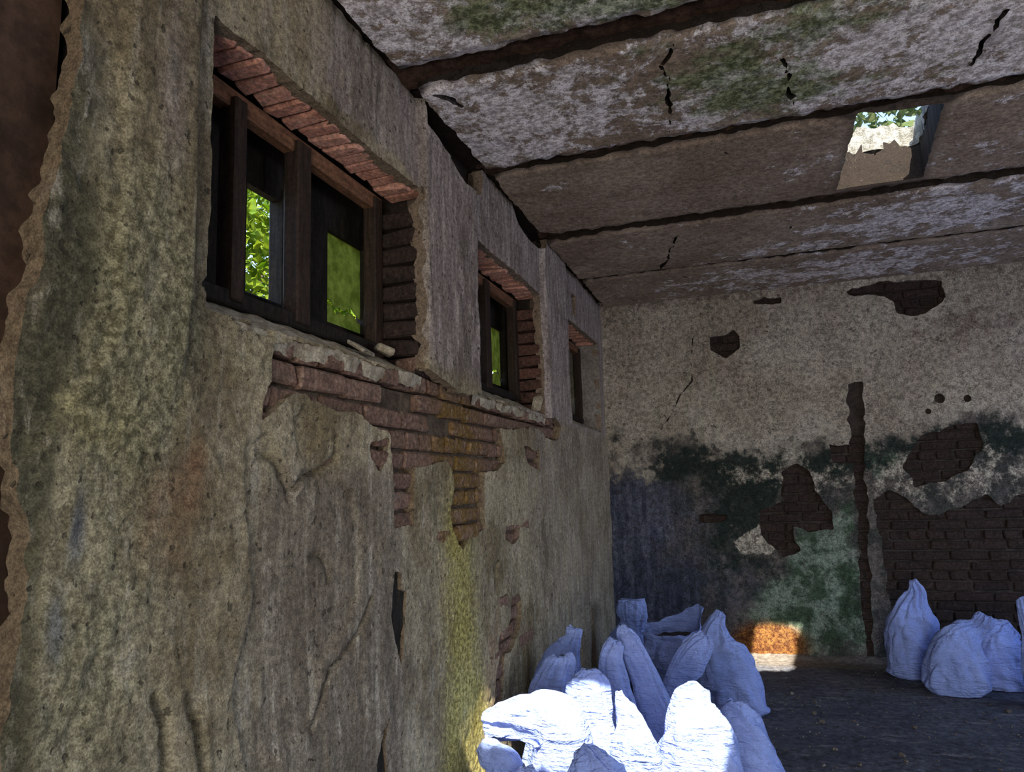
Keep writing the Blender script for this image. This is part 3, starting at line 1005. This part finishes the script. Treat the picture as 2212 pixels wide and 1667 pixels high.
RO = (XR, 0, 0)
for y0, y1, z0, z1 in ((YR, .9, 0, 3.22), (2.9, 3.8, 0, 3.22), (5.4, YB + .1, 0, 3.22), (.9, 2.9, 0, .6), (.9, 2.9, 2.3, 3.22), (3.8, 5.4, 0, .6), (3.8, 5.4, 2.3, 3.22)):
    rbox((XR, y0, z0), (XR + .3, y1, z1), wall_right, RO)
wall_rear = obj('wall_rear', None)
wall_rear.location = (0, YR, 0)
tag(wall_rear, 'rear wall with a wide doorway, behind the camera', 'wall', kind='structure')
for x0, x1, z0, z1 in ((-.3, .7, 0, 3.22), (2.8, XR + .3, 0, 3.22), (.7, 2.8, 2.4, 3.22)):
    rbox((x0, YR - .3, z0), (x1, YR, z1), wall_rear, (0, YR, 0))

# ================================================================== ceiling of concrete slabs
ceiling = obj('ceiling', None)
ceiling.location = (0, 0, H)
tag(ceiling, 'ceiling of wide concrete slabs with flaking paint and open joints', 'ceiling', kind='structure')
GRV = [(-2.65, .03), (-1.67, .04), (-.67, .05), (.33, .05), (1.45, .06), (2.345, .135), (3.245, .080), (4.28, .065), (5.275, .055), (6.235, .02)]
HOLE = [(1.72, 3.31), (2.06, 3.34), (2.14, 4.17), (1.72, 4.16)]            # roof opening in view
HOLE2 = [(0.60, .66), (1.66, .64), (1.70, 1.37), (0.555, 1.35)]               # roof opening over the sacks
CCR = [[(1.001, 2.474), (0.985, 2.725), (0.962, 2.903), (0.956, 3.134)], [(1.396, 2.719), (1.428, 2.899), (1.456, 3.161)],
       [(0.841, 4.502), (0.77, 4.76), (0.691, 5.049), (0.64, 5.204)], [(2.097, 2.677), (2.092, 2.867), (2.102, 3.027)],
       [(1.112, 3.365), (1.17, 3.492), (1.2, 3.7)], [(1.48, 4.56), (1.58, 4.966), (1.6, 5.2)], [(0.098, 2.483), (0.197, 2.579)], [(.75, 5.5), (.95, 5.75), (1.0, 5.95)]]
CWD = [.0055, .005, .009, .009, .002, .002, .010, .004]


def algae(x, y):
    return (.75 * blob(x, y, .85, 2.15, .45, .16) + .62 * blob(x, y, 1.15, 2.75, .32, .28) + .55 * blob(x, y, 1.35, 2.95, .25, .2) + .5 * blob(x, y, .45, 2.05, .15, .15)
            + .55 * blob(x, y, 1.6, 2.5, .3, .15) + .3 * blob(x, y, 1.9, 3.0, .4, .3))


def paint(x, y):
    near = 1 - sstep(3.2, 3.28, y)
    a = near * (.50 + .30 * blob(x, y, .3, 2.75, .35, .35) + .25 * blob(x, y, .15, 2.0, .2, .2) + .3 * blob(x, y, 2.0, 2.75, .45, .3) - .15 * blob(x, y, .9, 2.6, .25, .25))
    mid = (1 - near) * (-.05 + .42 * blob(x, y, 1.55, 3.75, .2, .18) + .30 * blob(x, y, .30, 3.5, .10, .08) + .85 * blob(x, y, 2.3, 4.75, .8, .5) + .55 * blob(x, y, 1.3, 5.1, .4, .12) + .75 * sstep(5.3, 5.5, y) * blob(x, y, 1.9, 5.8, 1.5, .5) + .35 * blob(x, y, .5, 4.6, .15, .15) + .3 * blob(x, y, 2.6, 3.8, .4, .4))
    return a + mid


def make_slab(i):
    g0, g1 = GRV[i], GRV[i + 1]
    y0, y1 = g0[0] + g0[1] / 2, g1[0] - g1[1] / 2
    fine_ = y1 > 1.9
    stp = .0125 if fine_ else .04
    gx = np.concatenate([np.arange(.0, 2.9, stp), np.arange(2.9, XR + .06, .06)])
    gy = np.arange(y0 - .04, y1 + .04, stp)

    def fld(x, y):
        w = fbm(x, y, .06, 4, 51 + i) * .016
        w2 = fbm(x, y, .3, 2, 57) * .01
        f = np.minimum(y - y0, y1 - y) + w
        # chipped corner at the left wall
        f = np.minimum(f, x - (.06 if i == 5 else .045) + w + w2)
        if i in (5, 6):
            f = np.minimum(f, np.hypot((x - .0) / 1.5, y - y1) - .10 + w * 2) if i == 6 else f
        for hp in (HOLE, HOLE2):
            f = np.minimum(f, poly_sd(x, y, hp) + w * .5)
        for c_, wd_ in zip(CCR, CWD):
            f = np.minimum(f, line_d(x + fbm(x, y, .10, 3, 62) * .035, y + fbm(x, y, .10, 3, 63) * .02, c_) - wd_ + fbm(x, y, .04, 3, 58) * .010)
        return f
    lev = [0, 0, 0, .0, .0, .0, .012, -.006, .004, .0][i]

    def pos(x, y, d):
        hh = fbm(x, y, .5, 3, 59 + i) * .007 + fbm(x, y, .08, 3, 60) * .003
        e = np.minimum(y - y0, y1 - y)
        hh = hh + .012 * (1 - sstep(0, .05, e)) * (1 + fbm(x, y, .05, 2, 61))
        return np.stack([x, y, lev + hh + d], -1)
    msk = {'algae': algae, 'paint': paint,
           'darker': lambda x, y: .5 * (1 - sstep(0, .07, np.minimum(y - y0, y1 - y))) + .45 * (1 - sstep(.02, .12, x)) + .5 * (1 - sstep(.0, .10, poly_sd(x, y, HOLE))) + .5 * blob(x, y, 2.1, 2.85, .06, .22) + .45 * blob(x, y, .55, 5.9, .3, .08)}  # last mask: darker along slab edges, left wall and hole
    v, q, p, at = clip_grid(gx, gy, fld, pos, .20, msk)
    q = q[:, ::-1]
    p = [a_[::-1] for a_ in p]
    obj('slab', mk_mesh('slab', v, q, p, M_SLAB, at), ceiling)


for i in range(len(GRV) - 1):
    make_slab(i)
# mortar left in the joints, recessed
for i in range(1, len(GRV) - 1):
    gy_, gw = GRV[i]
    jx = np.concatenate([np.arange(.0, 3.0, .02), np.arange(3.0, XR + .1, .1)])
    jy = np.linspace(-gw / 2 - .03, gw / 2 + .03, 9)

    def jpos(x, y, d):
        return np.stack([x, gy_ + y, .045 + fbm(x, y + gy_, .05, 4, 81) * .028 + fbm(x, y, .4, 2, 82) * .015 + d], -1)
    v, q, p, at = clip_grid(jx, jy, lambda x, y: np.ones_like(x), jpos, .02)
    obj('joint_mortar', mk_mesh('joint_mortar', v, q[:, ::-1], p, M_JOINT, at), ceiling)
# near-black strip painted as the dark gap over the left wall head
box_obj('wall_head', (-.08, YR, .06), (.10, YB, .12), M_CORE, ceiling)


# roof build-up above the slabs, open over the two holes
def roof_field(x, y):
    w = fbm(x, y, .08, 3, 91) * .03
    f = np.full(x.shape, 1.0)
    for hp in (HOLE, HOLE2):
        f = np.minimum(f, poly_sd(x, y, hp) + w - .005)
    return f


gx = np.concatenate([np.arange(-.4, 2.6, .03), np.arange(2.6, XR + .5, .2)])
gy = np.concatenate([np.arange(YR - .4, .4, .2), np.arange(.4, 4.6, .03), np.arange(4.6, YB + .5, .2)])
v, q, p, at = clip_grid(gx, gy, roof_field, lambda x, y, d: np.stack([x, y, .20 + 0 * x + d], -1), .12)
obj('roof_buildup', mk_mesh('roof_buildup', v, q[:, ::-1], [a_[::-1] for a_ in p], M_ROOF, at), ceiling)

# ================================================================== floor
gx = np.concatenate([np.arange(-.02, 3.4, .03), np.arange(3.4, XR + .1, .15)])
gy = np.concatenate([np.arange(YR - .3, 2.4, .15), np.arange(2.4, YB + .06, .03)])
v, q, p, at = clip_grid(gx, gy, lambda x, y: np.ones_like(x),
                        lambda x, y, d: np.stack([x, y, fbm(x, y, .5, 4, 95) * .008 + np.abs(fbm(x, y, .07, 3, 96)) * .006 + .05 * sstep(6.10, 6.22, y) * (.6 + .4 * fbm(x, y, .1, 3, 97))], -1), .01)
floor = obj('floor', mk_mesh('floor', v, q, p, M_FLOOR, at))
tag(floor, 'dark dusty concrete floor strewn with grit', 'floor', kind='structure')
rnd = random.Random(8)


def chunk(sz, seed):
    r = random.Random(seed)
    vs_, fs_ = rot_box(sz[0], sz[1], sz[2], min(sz) * .25, min(sz) * .16, seed)
    return np.array(vs_), fs_


gv, gf = [], []
for k in range(700):
    x, y = rnd.uniform(.9, 3.3), rnd.uniform(3.7, 6.1)
    s = rnd.uniform(.003, .009)
    a = rnd.uniform(0, 6.28)
    o = len(gv)
    c, sn = math.cos(a), math.sin(a)
    for dx, dy, dz in ((-1, -.7, 0), (1, -.5, 0), (.2, 1, 0), (rnd.uniform(-.4, .4), .1, .8)):
        gv.append((x + s * (dx * c - dy * sn), y + s * (dx * sn + dy * c), .006 + dz * s))
    gf += [[o, o + 1, o + 3], [o + 1, o + 2, o + 3], [o + 2, o, o + 3]]
g = obj('grit', mk_mesh('grit', np.array(gv), None, gf, M_DSTONE, smooth=False), floor)
g['kind'] = 'stuff'

# ================================================================== sacks
def catmull(P, n):
    P = np.array(P, float)
    P = np.vstack([2 * P[0] - P[1], P, 2 * P[-1] - P[-2]])
    seg = len(P) - 3
    out = []
    for t in np.linspace(0, seg - 1e-6, n):
        i = int(t)
        f = t - i
        a, b, c, d = P[i:i + 4]
        out.append(.5 * ((2 * b) + (-a + c) * f + (2 * a - 5 * b + 4 * c - d) * f * f + (-a + 3 * b - 3 * c + d) * f ** 3))
    return np.array(out)


def sack(label, y0, st, seed, depth=.62, base=None, open_top=False, lean=0.0, neck_from=None, group='white sacks', pleat=1.0, rmin_top=.45):
    """st: (x, z, half width) stations of the middle line from the floor up; lean: y shift towards the top"""
    st = [list(s_) for s_ in st]
    rb = base or max(s_[2] for s_ in st)
    if st[0][1] > .10:
        st = [[st[0][0], .0, rb * .97], [st[0][0], min(.10, st[0][1] * .5), rb]] + st
    st[0][1] = max(0.0, st[0][1])
    if st[0][1] < .05:
        st[0][1] = .0
    N, T = 64, 128
    C = catmull(st, N)
    C[:, 2] = np.maximum(C[:, 2], .006)
    px, pz, pr = C[:, 0], C[:, 1], C[:, 2]
    pxz = np.stack([px, pz], 1)
    tg = np.gradient(pxz, axis=0)
    tg /= np.linalg.norm(tg, axis=1)[:, None] + 1e-9
    # the base stands flat on the floor
    k0 = sstep(0, .22, np.linspace(0, 1, N))[:, None]
    tg = tg * k0 + np.array([[0, 1.0]]) * (1 - k0)
    for _ in range(4):
        tg[1:-1] = (tg[:-2] + tg[1:-1] * 2 + tg[2:]) / 4
    tg /= np.linalg.norm(tg, axis=1)[:, None] + 1e-9
    nx, nz = tg[:, 1], -tg[:, 0]
    th = np.linspace(0, 2 * math.pi, T, endpoint=False)
    rmax = pr.max()
    S = np.linspace(0, 1, N)
    TH, SS = np.meshgrid(th, S)
    neckness = np.clip(1 - pr / rmax, 0, 1)[:, None]
    ct, stt = np.cos(TH), np.sin(TH)
    pw = .78
    ex = np.sign(ct) * np.abs(ct) ** pw
    ey = np.sign(stt) * np.abs(stt) ** pw
    # wrinkles: sharp-valleyed creases and irregular gathers
    cu, cv = np.cos(TH) * 1.0 + seed * 3.1, np.sin(TH) * 1.0 + SS * 3.0
    w = fbm(cu + SS * .8, cv, .7, 3, seed * 7 + 1) * .12
    w = w + (np.abs(fbm(cu + SS * 1.3, cv - SS, .5, 2, seed * 7 + 2)) - .2) * .20 * (1 - .7 * neckness)
    w = w + (np.abs(fbm(cu * 1.4, SS * 7 + np.sin(TH) * 1.2, 1.0, 2, seed * 7 + 3)) - .2) * .15 * (1 - neckness)
    rs = random.Random(seed)
    for k_ in range(15):
        t0 = rs.uniform(0, 6.283)
        tg_ = t0 + rs.uniform(-.9, .9) * (SS - .6) + fbm(TH * 0 + seed + k_ * 3.3, SS * 2, 1.0, 2, seed + k_) * .35
        dd = (TH - tg_ + math.pi) % (2 * math.pi) - math.pi
        wid = rs.uniform(.08, .16)
        reach = sstep(rs.uniform(.15, .6), .8, SS)
        w = w - np.exp(-(dd / wid) ** 2) * rs.uniform(.4, 1.0) * (.035 + .50 * neckness * reach) * (.45 + .55 * pleat)
        w = w + np.exp(-((dd - wid * 1.8) / (wid * 1.1)) ** 2) * (.015 + .16 * neckness * reach)
    ears = np.exp(-((SS - .05) / .04) ** 2) * np.abs(ct) ** 10 * .16
    R = pr[:, None] * (1 + w * sstep(0, .06, SS) + ears)
    ry = pr[:, None] * depth * (1 + w) * (1 - .30 * neckness)
    jit = fbm(cu, cv + 9, .4, 3, seed + 5) * .022 * (1 - .5 * neckness)
    X = px[:, None] + nx[:, None] * R * ex
    Z = pz[:, None] + nz[:, None] * R * ex + jit * (SS > .1)
    Y = y0 + lean * S[:, None] ** 2 + ry * ey
    # rounded bottom
    und = np.exp(-(SS / .035) ** 2) * .16
    X = X - (X - px[:, None]) * und
    Y = Y - (Y - y0) * und
    if open_top:
        rim = sstep(.72, 1, SS)
        Z = Z + rim * (.16 * np.clip(np.cos(TH - .7), 0, 1) ** 2 + .05 * np.clip(np.cos(TH - 2.6), 0, 1) - .04)
        X = X + rim * .05 * np.clip(np.cos(TH - .7), 0, 1)
    else:
        tip = sstep(.93, 1.0, SS)
        Z = Z + tip * fbm(cu, cv, .5, 2, seed + 3) * .015
    Z = np.maximum(Z, .004 + 0 * Z)
    V = np.stack([X, Y, Z], -1)
    if neck_from is None:
        big = np.nonzero(pr > .62 * rmax)[0]
        neck_from = int(min(N - 6, big.max() + 1))
    root = obj('sack', None)
    root.location = (float(px[0]), y0, 0)
    tag(root, label, 'sack', group)
    V = V - np.array([float(px[0]), y0, 0])

    def strip(a, b, name, cap0, cap1):
        vv_ = V[a:b + 1].reshape(-1, 3)
        n = b - a + 1
        I, J = np.meshgrid(np.arange(n - 1), np.arange(T), indexing='ij')
        qd = np.stack([I * T + J, I * T + (J + 1) % T, (I + 1) * T + (J + 1) % T, (I + 1) * T + J], -1).reshape(-1, 4)
        pol = []
        if cap0:
            pol.append(list(range(T))[::-1])
        if cap1:
            c_ = len(vv_)
            mid = V[b].mean(0) + np.array([tg[b, 0], 0, tg[b, 1]]) * .004
            vv_ = np.vstack([vv_, mid])
            pol += [[(n - 1) * T + j, (n - 1) * T + (j + 1) % T, c_] for j in range(T)]
        return obj(name, mk_mesh(name, vv_, qd, pol, M_SACK), root)
    strip(0, neck_from, 'body', True, False)
    if open_top:
        strip(neck_from, N - 1, 'open_mouth', False, False)
        # dark rubble filling seen in the mouth
        k = int(N * .80)
        ring = V[k]
        c_ = ring.mean(0)
        vv_ = np.vstack([ring * .97 + c_ * .03, c_ + np.array([0, 0, .02])])
        obj('filling', mk_mesh('filling', vv_, None, [[j, (j + 1) % T, T] for j in range(T)], M_SACKIN), root)
    else:
        strip(neck_from, N - 1, 'gathered_neck', False, True)
    return root


GP, GR = 'sacks heaped against the left wall', 'sacks standing along the back wall'
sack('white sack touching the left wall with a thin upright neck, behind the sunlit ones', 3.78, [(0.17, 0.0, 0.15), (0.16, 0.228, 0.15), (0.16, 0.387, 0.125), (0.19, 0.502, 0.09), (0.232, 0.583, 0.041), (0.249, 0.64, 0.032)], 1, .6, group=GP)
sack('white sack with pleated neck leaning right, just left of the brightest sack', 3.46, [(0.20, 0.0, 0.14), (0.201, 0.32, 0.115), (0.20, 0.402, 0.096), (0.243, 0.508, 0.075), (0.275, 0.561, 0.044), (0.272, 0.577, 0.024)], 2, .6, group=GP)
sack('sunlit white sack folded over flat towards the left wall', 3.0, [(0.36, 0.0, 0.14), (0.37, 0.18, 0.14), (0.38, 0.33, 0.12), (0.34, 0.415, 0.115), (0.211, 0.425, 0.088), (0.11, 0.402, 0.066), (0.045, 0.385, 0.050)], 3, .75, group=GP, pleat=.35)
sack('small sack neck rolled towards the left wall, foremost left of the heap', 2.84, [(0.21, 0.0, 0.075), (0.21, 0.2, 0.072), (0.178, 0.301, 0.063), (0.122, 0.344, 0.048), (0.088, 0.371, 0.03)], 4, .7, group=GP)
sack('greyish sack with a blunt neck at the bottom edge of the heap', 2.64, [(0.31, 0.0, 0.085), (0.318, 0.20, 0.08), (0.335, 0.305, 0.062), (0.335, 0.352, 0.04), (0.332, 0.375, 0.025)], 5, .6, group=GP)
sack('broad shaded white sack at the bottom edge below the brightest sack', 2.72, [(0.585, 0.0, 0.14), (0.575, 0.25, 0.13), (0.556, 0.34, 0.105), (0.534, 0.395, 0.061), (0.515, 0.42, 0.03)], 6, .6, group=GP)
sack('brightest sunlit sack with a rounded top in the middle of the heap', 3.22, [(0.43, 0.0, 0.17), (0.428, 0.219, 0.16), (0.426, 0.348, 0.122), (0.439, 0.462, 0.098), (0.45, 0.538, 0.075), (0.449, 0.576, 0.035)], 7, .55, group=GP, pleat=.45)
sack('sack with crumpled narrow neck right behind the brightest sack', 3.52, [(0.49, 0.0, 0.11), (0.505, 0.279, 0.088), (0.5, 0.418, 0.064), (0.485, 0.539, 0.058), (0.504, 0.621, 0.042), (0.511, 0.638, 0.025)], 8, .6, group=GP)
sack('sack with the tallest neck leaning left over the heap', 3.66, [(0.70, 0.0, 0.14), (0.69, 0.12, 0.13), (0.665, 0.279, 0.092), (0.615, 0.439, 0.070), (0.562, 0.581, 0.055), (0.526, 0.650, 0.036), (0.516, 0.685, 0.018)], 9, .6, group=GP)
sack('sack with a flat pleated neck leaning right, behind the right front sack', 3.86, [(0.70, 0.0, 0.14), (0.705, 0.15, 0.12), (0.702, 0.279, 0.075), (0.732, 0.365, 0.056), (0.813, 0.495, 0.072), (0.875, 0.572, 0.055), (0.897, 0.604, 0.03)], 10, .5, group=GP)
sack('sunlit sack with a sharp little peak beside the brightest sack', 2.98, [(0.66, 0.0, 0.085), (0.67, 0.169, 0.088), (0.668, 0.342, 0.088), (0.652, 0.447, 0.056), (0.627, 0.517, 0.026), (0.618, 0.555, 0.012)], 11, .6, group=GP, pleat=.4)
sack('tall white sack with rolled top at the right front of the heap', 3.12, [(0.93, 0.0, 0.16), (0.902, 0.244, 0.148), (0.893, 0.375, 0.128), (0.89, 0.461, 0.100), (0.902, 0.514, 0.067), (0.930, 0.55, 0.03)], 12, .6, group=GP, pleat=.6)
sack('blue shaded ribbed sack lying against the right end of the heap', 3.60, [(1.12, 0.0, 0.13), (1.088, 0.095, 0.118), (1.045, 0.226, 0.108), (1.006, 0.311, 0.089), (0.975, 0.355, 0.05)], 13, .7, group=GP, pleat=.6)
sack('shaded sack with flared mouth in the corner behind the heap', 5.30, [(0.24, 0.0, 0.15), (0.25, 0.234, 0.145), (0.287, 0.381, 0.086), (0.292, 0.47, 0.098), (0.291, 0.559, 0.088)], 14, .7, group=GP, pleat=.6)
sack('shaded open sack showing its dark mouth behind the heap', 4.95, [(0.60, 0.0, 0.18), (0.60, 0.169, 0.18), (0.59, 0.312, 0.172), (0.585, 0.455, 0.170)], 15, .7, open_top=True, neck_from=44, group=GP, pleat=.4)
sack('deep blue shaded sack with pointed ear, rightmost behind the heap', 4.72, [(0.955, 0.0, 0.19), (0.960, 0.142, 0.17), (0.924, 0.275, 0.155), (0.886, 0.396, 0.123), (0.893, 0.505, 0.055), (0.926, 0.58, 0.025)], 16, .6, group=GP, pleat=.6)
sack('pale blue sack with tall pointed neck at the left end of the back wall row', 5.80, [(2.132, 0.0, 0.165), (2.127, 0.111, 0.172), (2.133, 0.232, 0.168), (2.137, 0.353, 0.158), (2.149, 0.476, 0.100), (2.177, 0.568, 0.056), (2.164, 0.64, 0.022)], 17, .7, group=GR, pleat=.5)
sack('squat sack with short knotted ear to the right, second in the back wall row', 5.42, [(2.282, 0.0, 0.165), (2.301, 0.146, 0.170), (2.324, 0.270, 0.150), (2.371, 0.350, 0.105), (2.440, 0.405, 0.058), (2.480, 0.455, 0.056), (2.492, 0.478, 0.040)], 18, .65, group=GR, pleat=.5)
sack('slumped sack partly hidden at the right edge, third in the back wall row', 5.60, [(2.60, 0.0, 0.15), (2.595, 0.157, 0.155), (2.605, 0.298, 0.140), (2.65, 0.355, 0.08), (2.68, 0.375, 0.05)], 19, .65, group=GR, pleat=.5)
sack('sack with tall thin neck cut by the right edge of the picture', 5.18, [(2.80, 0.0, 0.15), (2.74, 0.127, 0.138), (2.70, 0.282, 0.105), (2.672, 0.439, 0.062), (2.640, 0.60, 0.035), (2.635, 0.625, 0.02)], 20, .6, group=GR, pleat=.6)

# ================================================================== small rubble
def stone(label, loc, sz, mat, rot, cat='rubble', group=None, seed=0):
    vs_, fs_ = chunk(sz, seed)
    o = obj('rubble_chunk', mk_mesh('rubble_chunk', vs_, None, fs_, mat, smooth=False))
    o.location = loc
    o.rotation_euler = rot
    tag(o, label, cat, group)


stone('dark broken concrete chunk wedged between left wall and sack heap', (.062, 2.74, .135), (.09, .20, .27), M_DSTONE, (.0, .0, .08), seed=3)
stone('flat pale plaster shard lying on the sill of the nearest window', (-.085, 2.22, 1.862), (.07, .13, .014), M_SILL, (.05, .55, .25), 'shard', seed=5)
stone('small pale plaster lump at the right end of the nearest window sill', (-.09, 2.40, 1.885), (.07, .08, .03), M_SILL, (.1, .5, .6), 'shard', seed=6)
stone('white plaster wedge leaning in the corner of the middle window sill', (-.03, 4.20, 1.86), (.05, .06, .10), M_SILL, (.2, .2, .4), 'shard', seed=7)
for k in range(16):
    x, y = rnd.uniform(1.3, 3.0), rnd.uniform(3.9, 5.2)
    s_ = rnd.uniform(.015, .03)
    stone('small brownish mortar crumb lying on the dark floor', (x, y, .008 + s_ * .25), (s_, s_ * .8, s_ * .55), M_DSTONE, (rnd.uniform(-.2, .2), rnd.uniform(-.2, .2), rnd.uniform(0, 6)), 'rubble', 'mortar crumbs on the floor', 20 + k)

# ================================================================== outside: leaves beyond the windows and over the roof
def tree(name, label, base, centre, rad, n, leaf, mat, seed, trunk_r=.05):
    r = random.Random(seed)
    root = obj(name, None)
    root.location = base
    tag(root, label, 'tree')
    vs_, fs_ = [], []
    B = Vector(base)
    tips = []

    def tube(a, b, r0, r1):
        d = (b - a).normalized()
        u_ = d.orthogonal().normalized()
        w_ = d.cross(u_)
        o = len(vs_)
        for c, rr in ((a, r0), (b, r1)):
            for k in range(6):
                t = k / 6 * 6.283
                vs_.append(tuple(c - B + (u_ * math.cos(t) + w_ * math.sin(t)) * rr))
        for k in range(6):
            fs_.append([o + k, o + (k + 1) % 6, o + 6 + (k + 1) % 6, o + 6 + k])
    c = Vector(centre)
    tube(B, c, trunk_r, trunk_r * .6)
    for k in range(14):
        t = c + Vector((r.gauss(0, .5) * rad[0], r.gauss(0, .5) * rad[1], r.gauss(0, .5) * rad[2]))
        tube(B.lerp(c, r.uniform(.75, 1)), t, trunk_r * .35, trunk_r * .12)
    obj('trunk', mk_mesh('trunk', np.array(vs_), None, fs_, M_BARK), root)
    lv, lf = [], []
    for k in range(n):
        while True:
            q_ = Vector((r.uniform(-1, 1), r.uniform(-1, 1), r.uniform(-1, 1)))
            if .15 < q_.length < 1:
                break
        ctr = c - B + Vector((q_.x * rad[0], q_.y * rad[1], q_.z * rad[2]))
        d = Vector((r.gauss(0, 1), r.gauss(0, 1), r.gauss(0, .7) - .3)).normalized()
        sd = d.orthogonal().normalized()
        sd.rotate(Matrix.Rotation(r.uniform(0, 6.28), 3, d))
        nn = d.cross(sd)
        L = leaf * r.uniform(.6, 1.3)
        o = len(lv)
        for pt in (Vector((0, 0, 0)), d * L * .45 + sd * L * .32 + nn * L * .08, d * L, d * L * .45 - sd * L * .32 + nn * L * .08):
            lv.append(tuple(ctr + pt))
        lf += [[o, o + 1, o + 2], [o, o + 2, o + 3]]
    f = obj('foliage', mk_mesh('foliage', np.array(lv), None, lf, mat, smooth=False), root)
    f['kind'] = 'stuff'


tree('leafy_tree', 'sunlit bright green tree seen through the nearest window', (-3.2, 5.9, 0), (-3.4, 5.9, 3.5), (1.4, 1.6, 1.5), 9000, .12, M_LEAF, 3)
tree('leafy_tree', 'green tree beyond the middle window', (-3.4, 9.6, 0), (-3.4, 9.6, 3.6), (1.5, 1.8, 1.6), 2600, .15, M_LEAF, 4)
tree('leafy_tree', 'pale green tree standing over the roof, seen through the roof hole', (4.2, 10.5, 0), (3.9, 9.8, 6.3), (2.6, 2.2, 2.0), 4200, .16, M_LEAF2, 5, .12)
# ground around the building and a ruined brick pier among the leaves
M_EARTH = mat_simple('dry_earth', (0.060, 0.050, 0.028), (0.100, 0.082, 0.050), 2)
gx, gy = np.arange(-14, 16, .6), np.arange(-10, 18, .6)
v, q, p, at = clip_grid(gx, gy, lambda x, y: np.ones_like(x), lambda x, y, d: np.stack([x, y, -.12 + fbm(x, y, 3, 3, 7) * .04], -1), .1)
gr = obj('ground', mk_mesh('ground', v, q, p, M_EARTH, at))
tag(gr, 'dry earth around the building', 'ground', kind='structure')
pier = obj('brick_pier', None)
pier.location = (-1.45, 3.75, -.1)
tag(pier, 'sunlit pinkish brick pier among the leaves outside the nearest window', 'pier')
M_PINK = mat_brick('sunlit_brick', (0.130, 0.085, 0.070), (0.160, 0.110, 0.095), (0.090, 0.065, 0.052))
PB = brick_meshes('pier', .25, .30, .075, M_PINK, 3)
for k in range(30):
    brick(PB[k % 3], (random.uniform(-.01, .01), random.uniform(-.01, .01), .042 + k * .082), pier, (0, 0, random.uniform(-.03, .03)))
print('objects', len(bpy.data.objects), 'tris', sum(len(o.data.loop_triangles) or 0 for o in bpy.data.objects if o.type == 'MESH'))
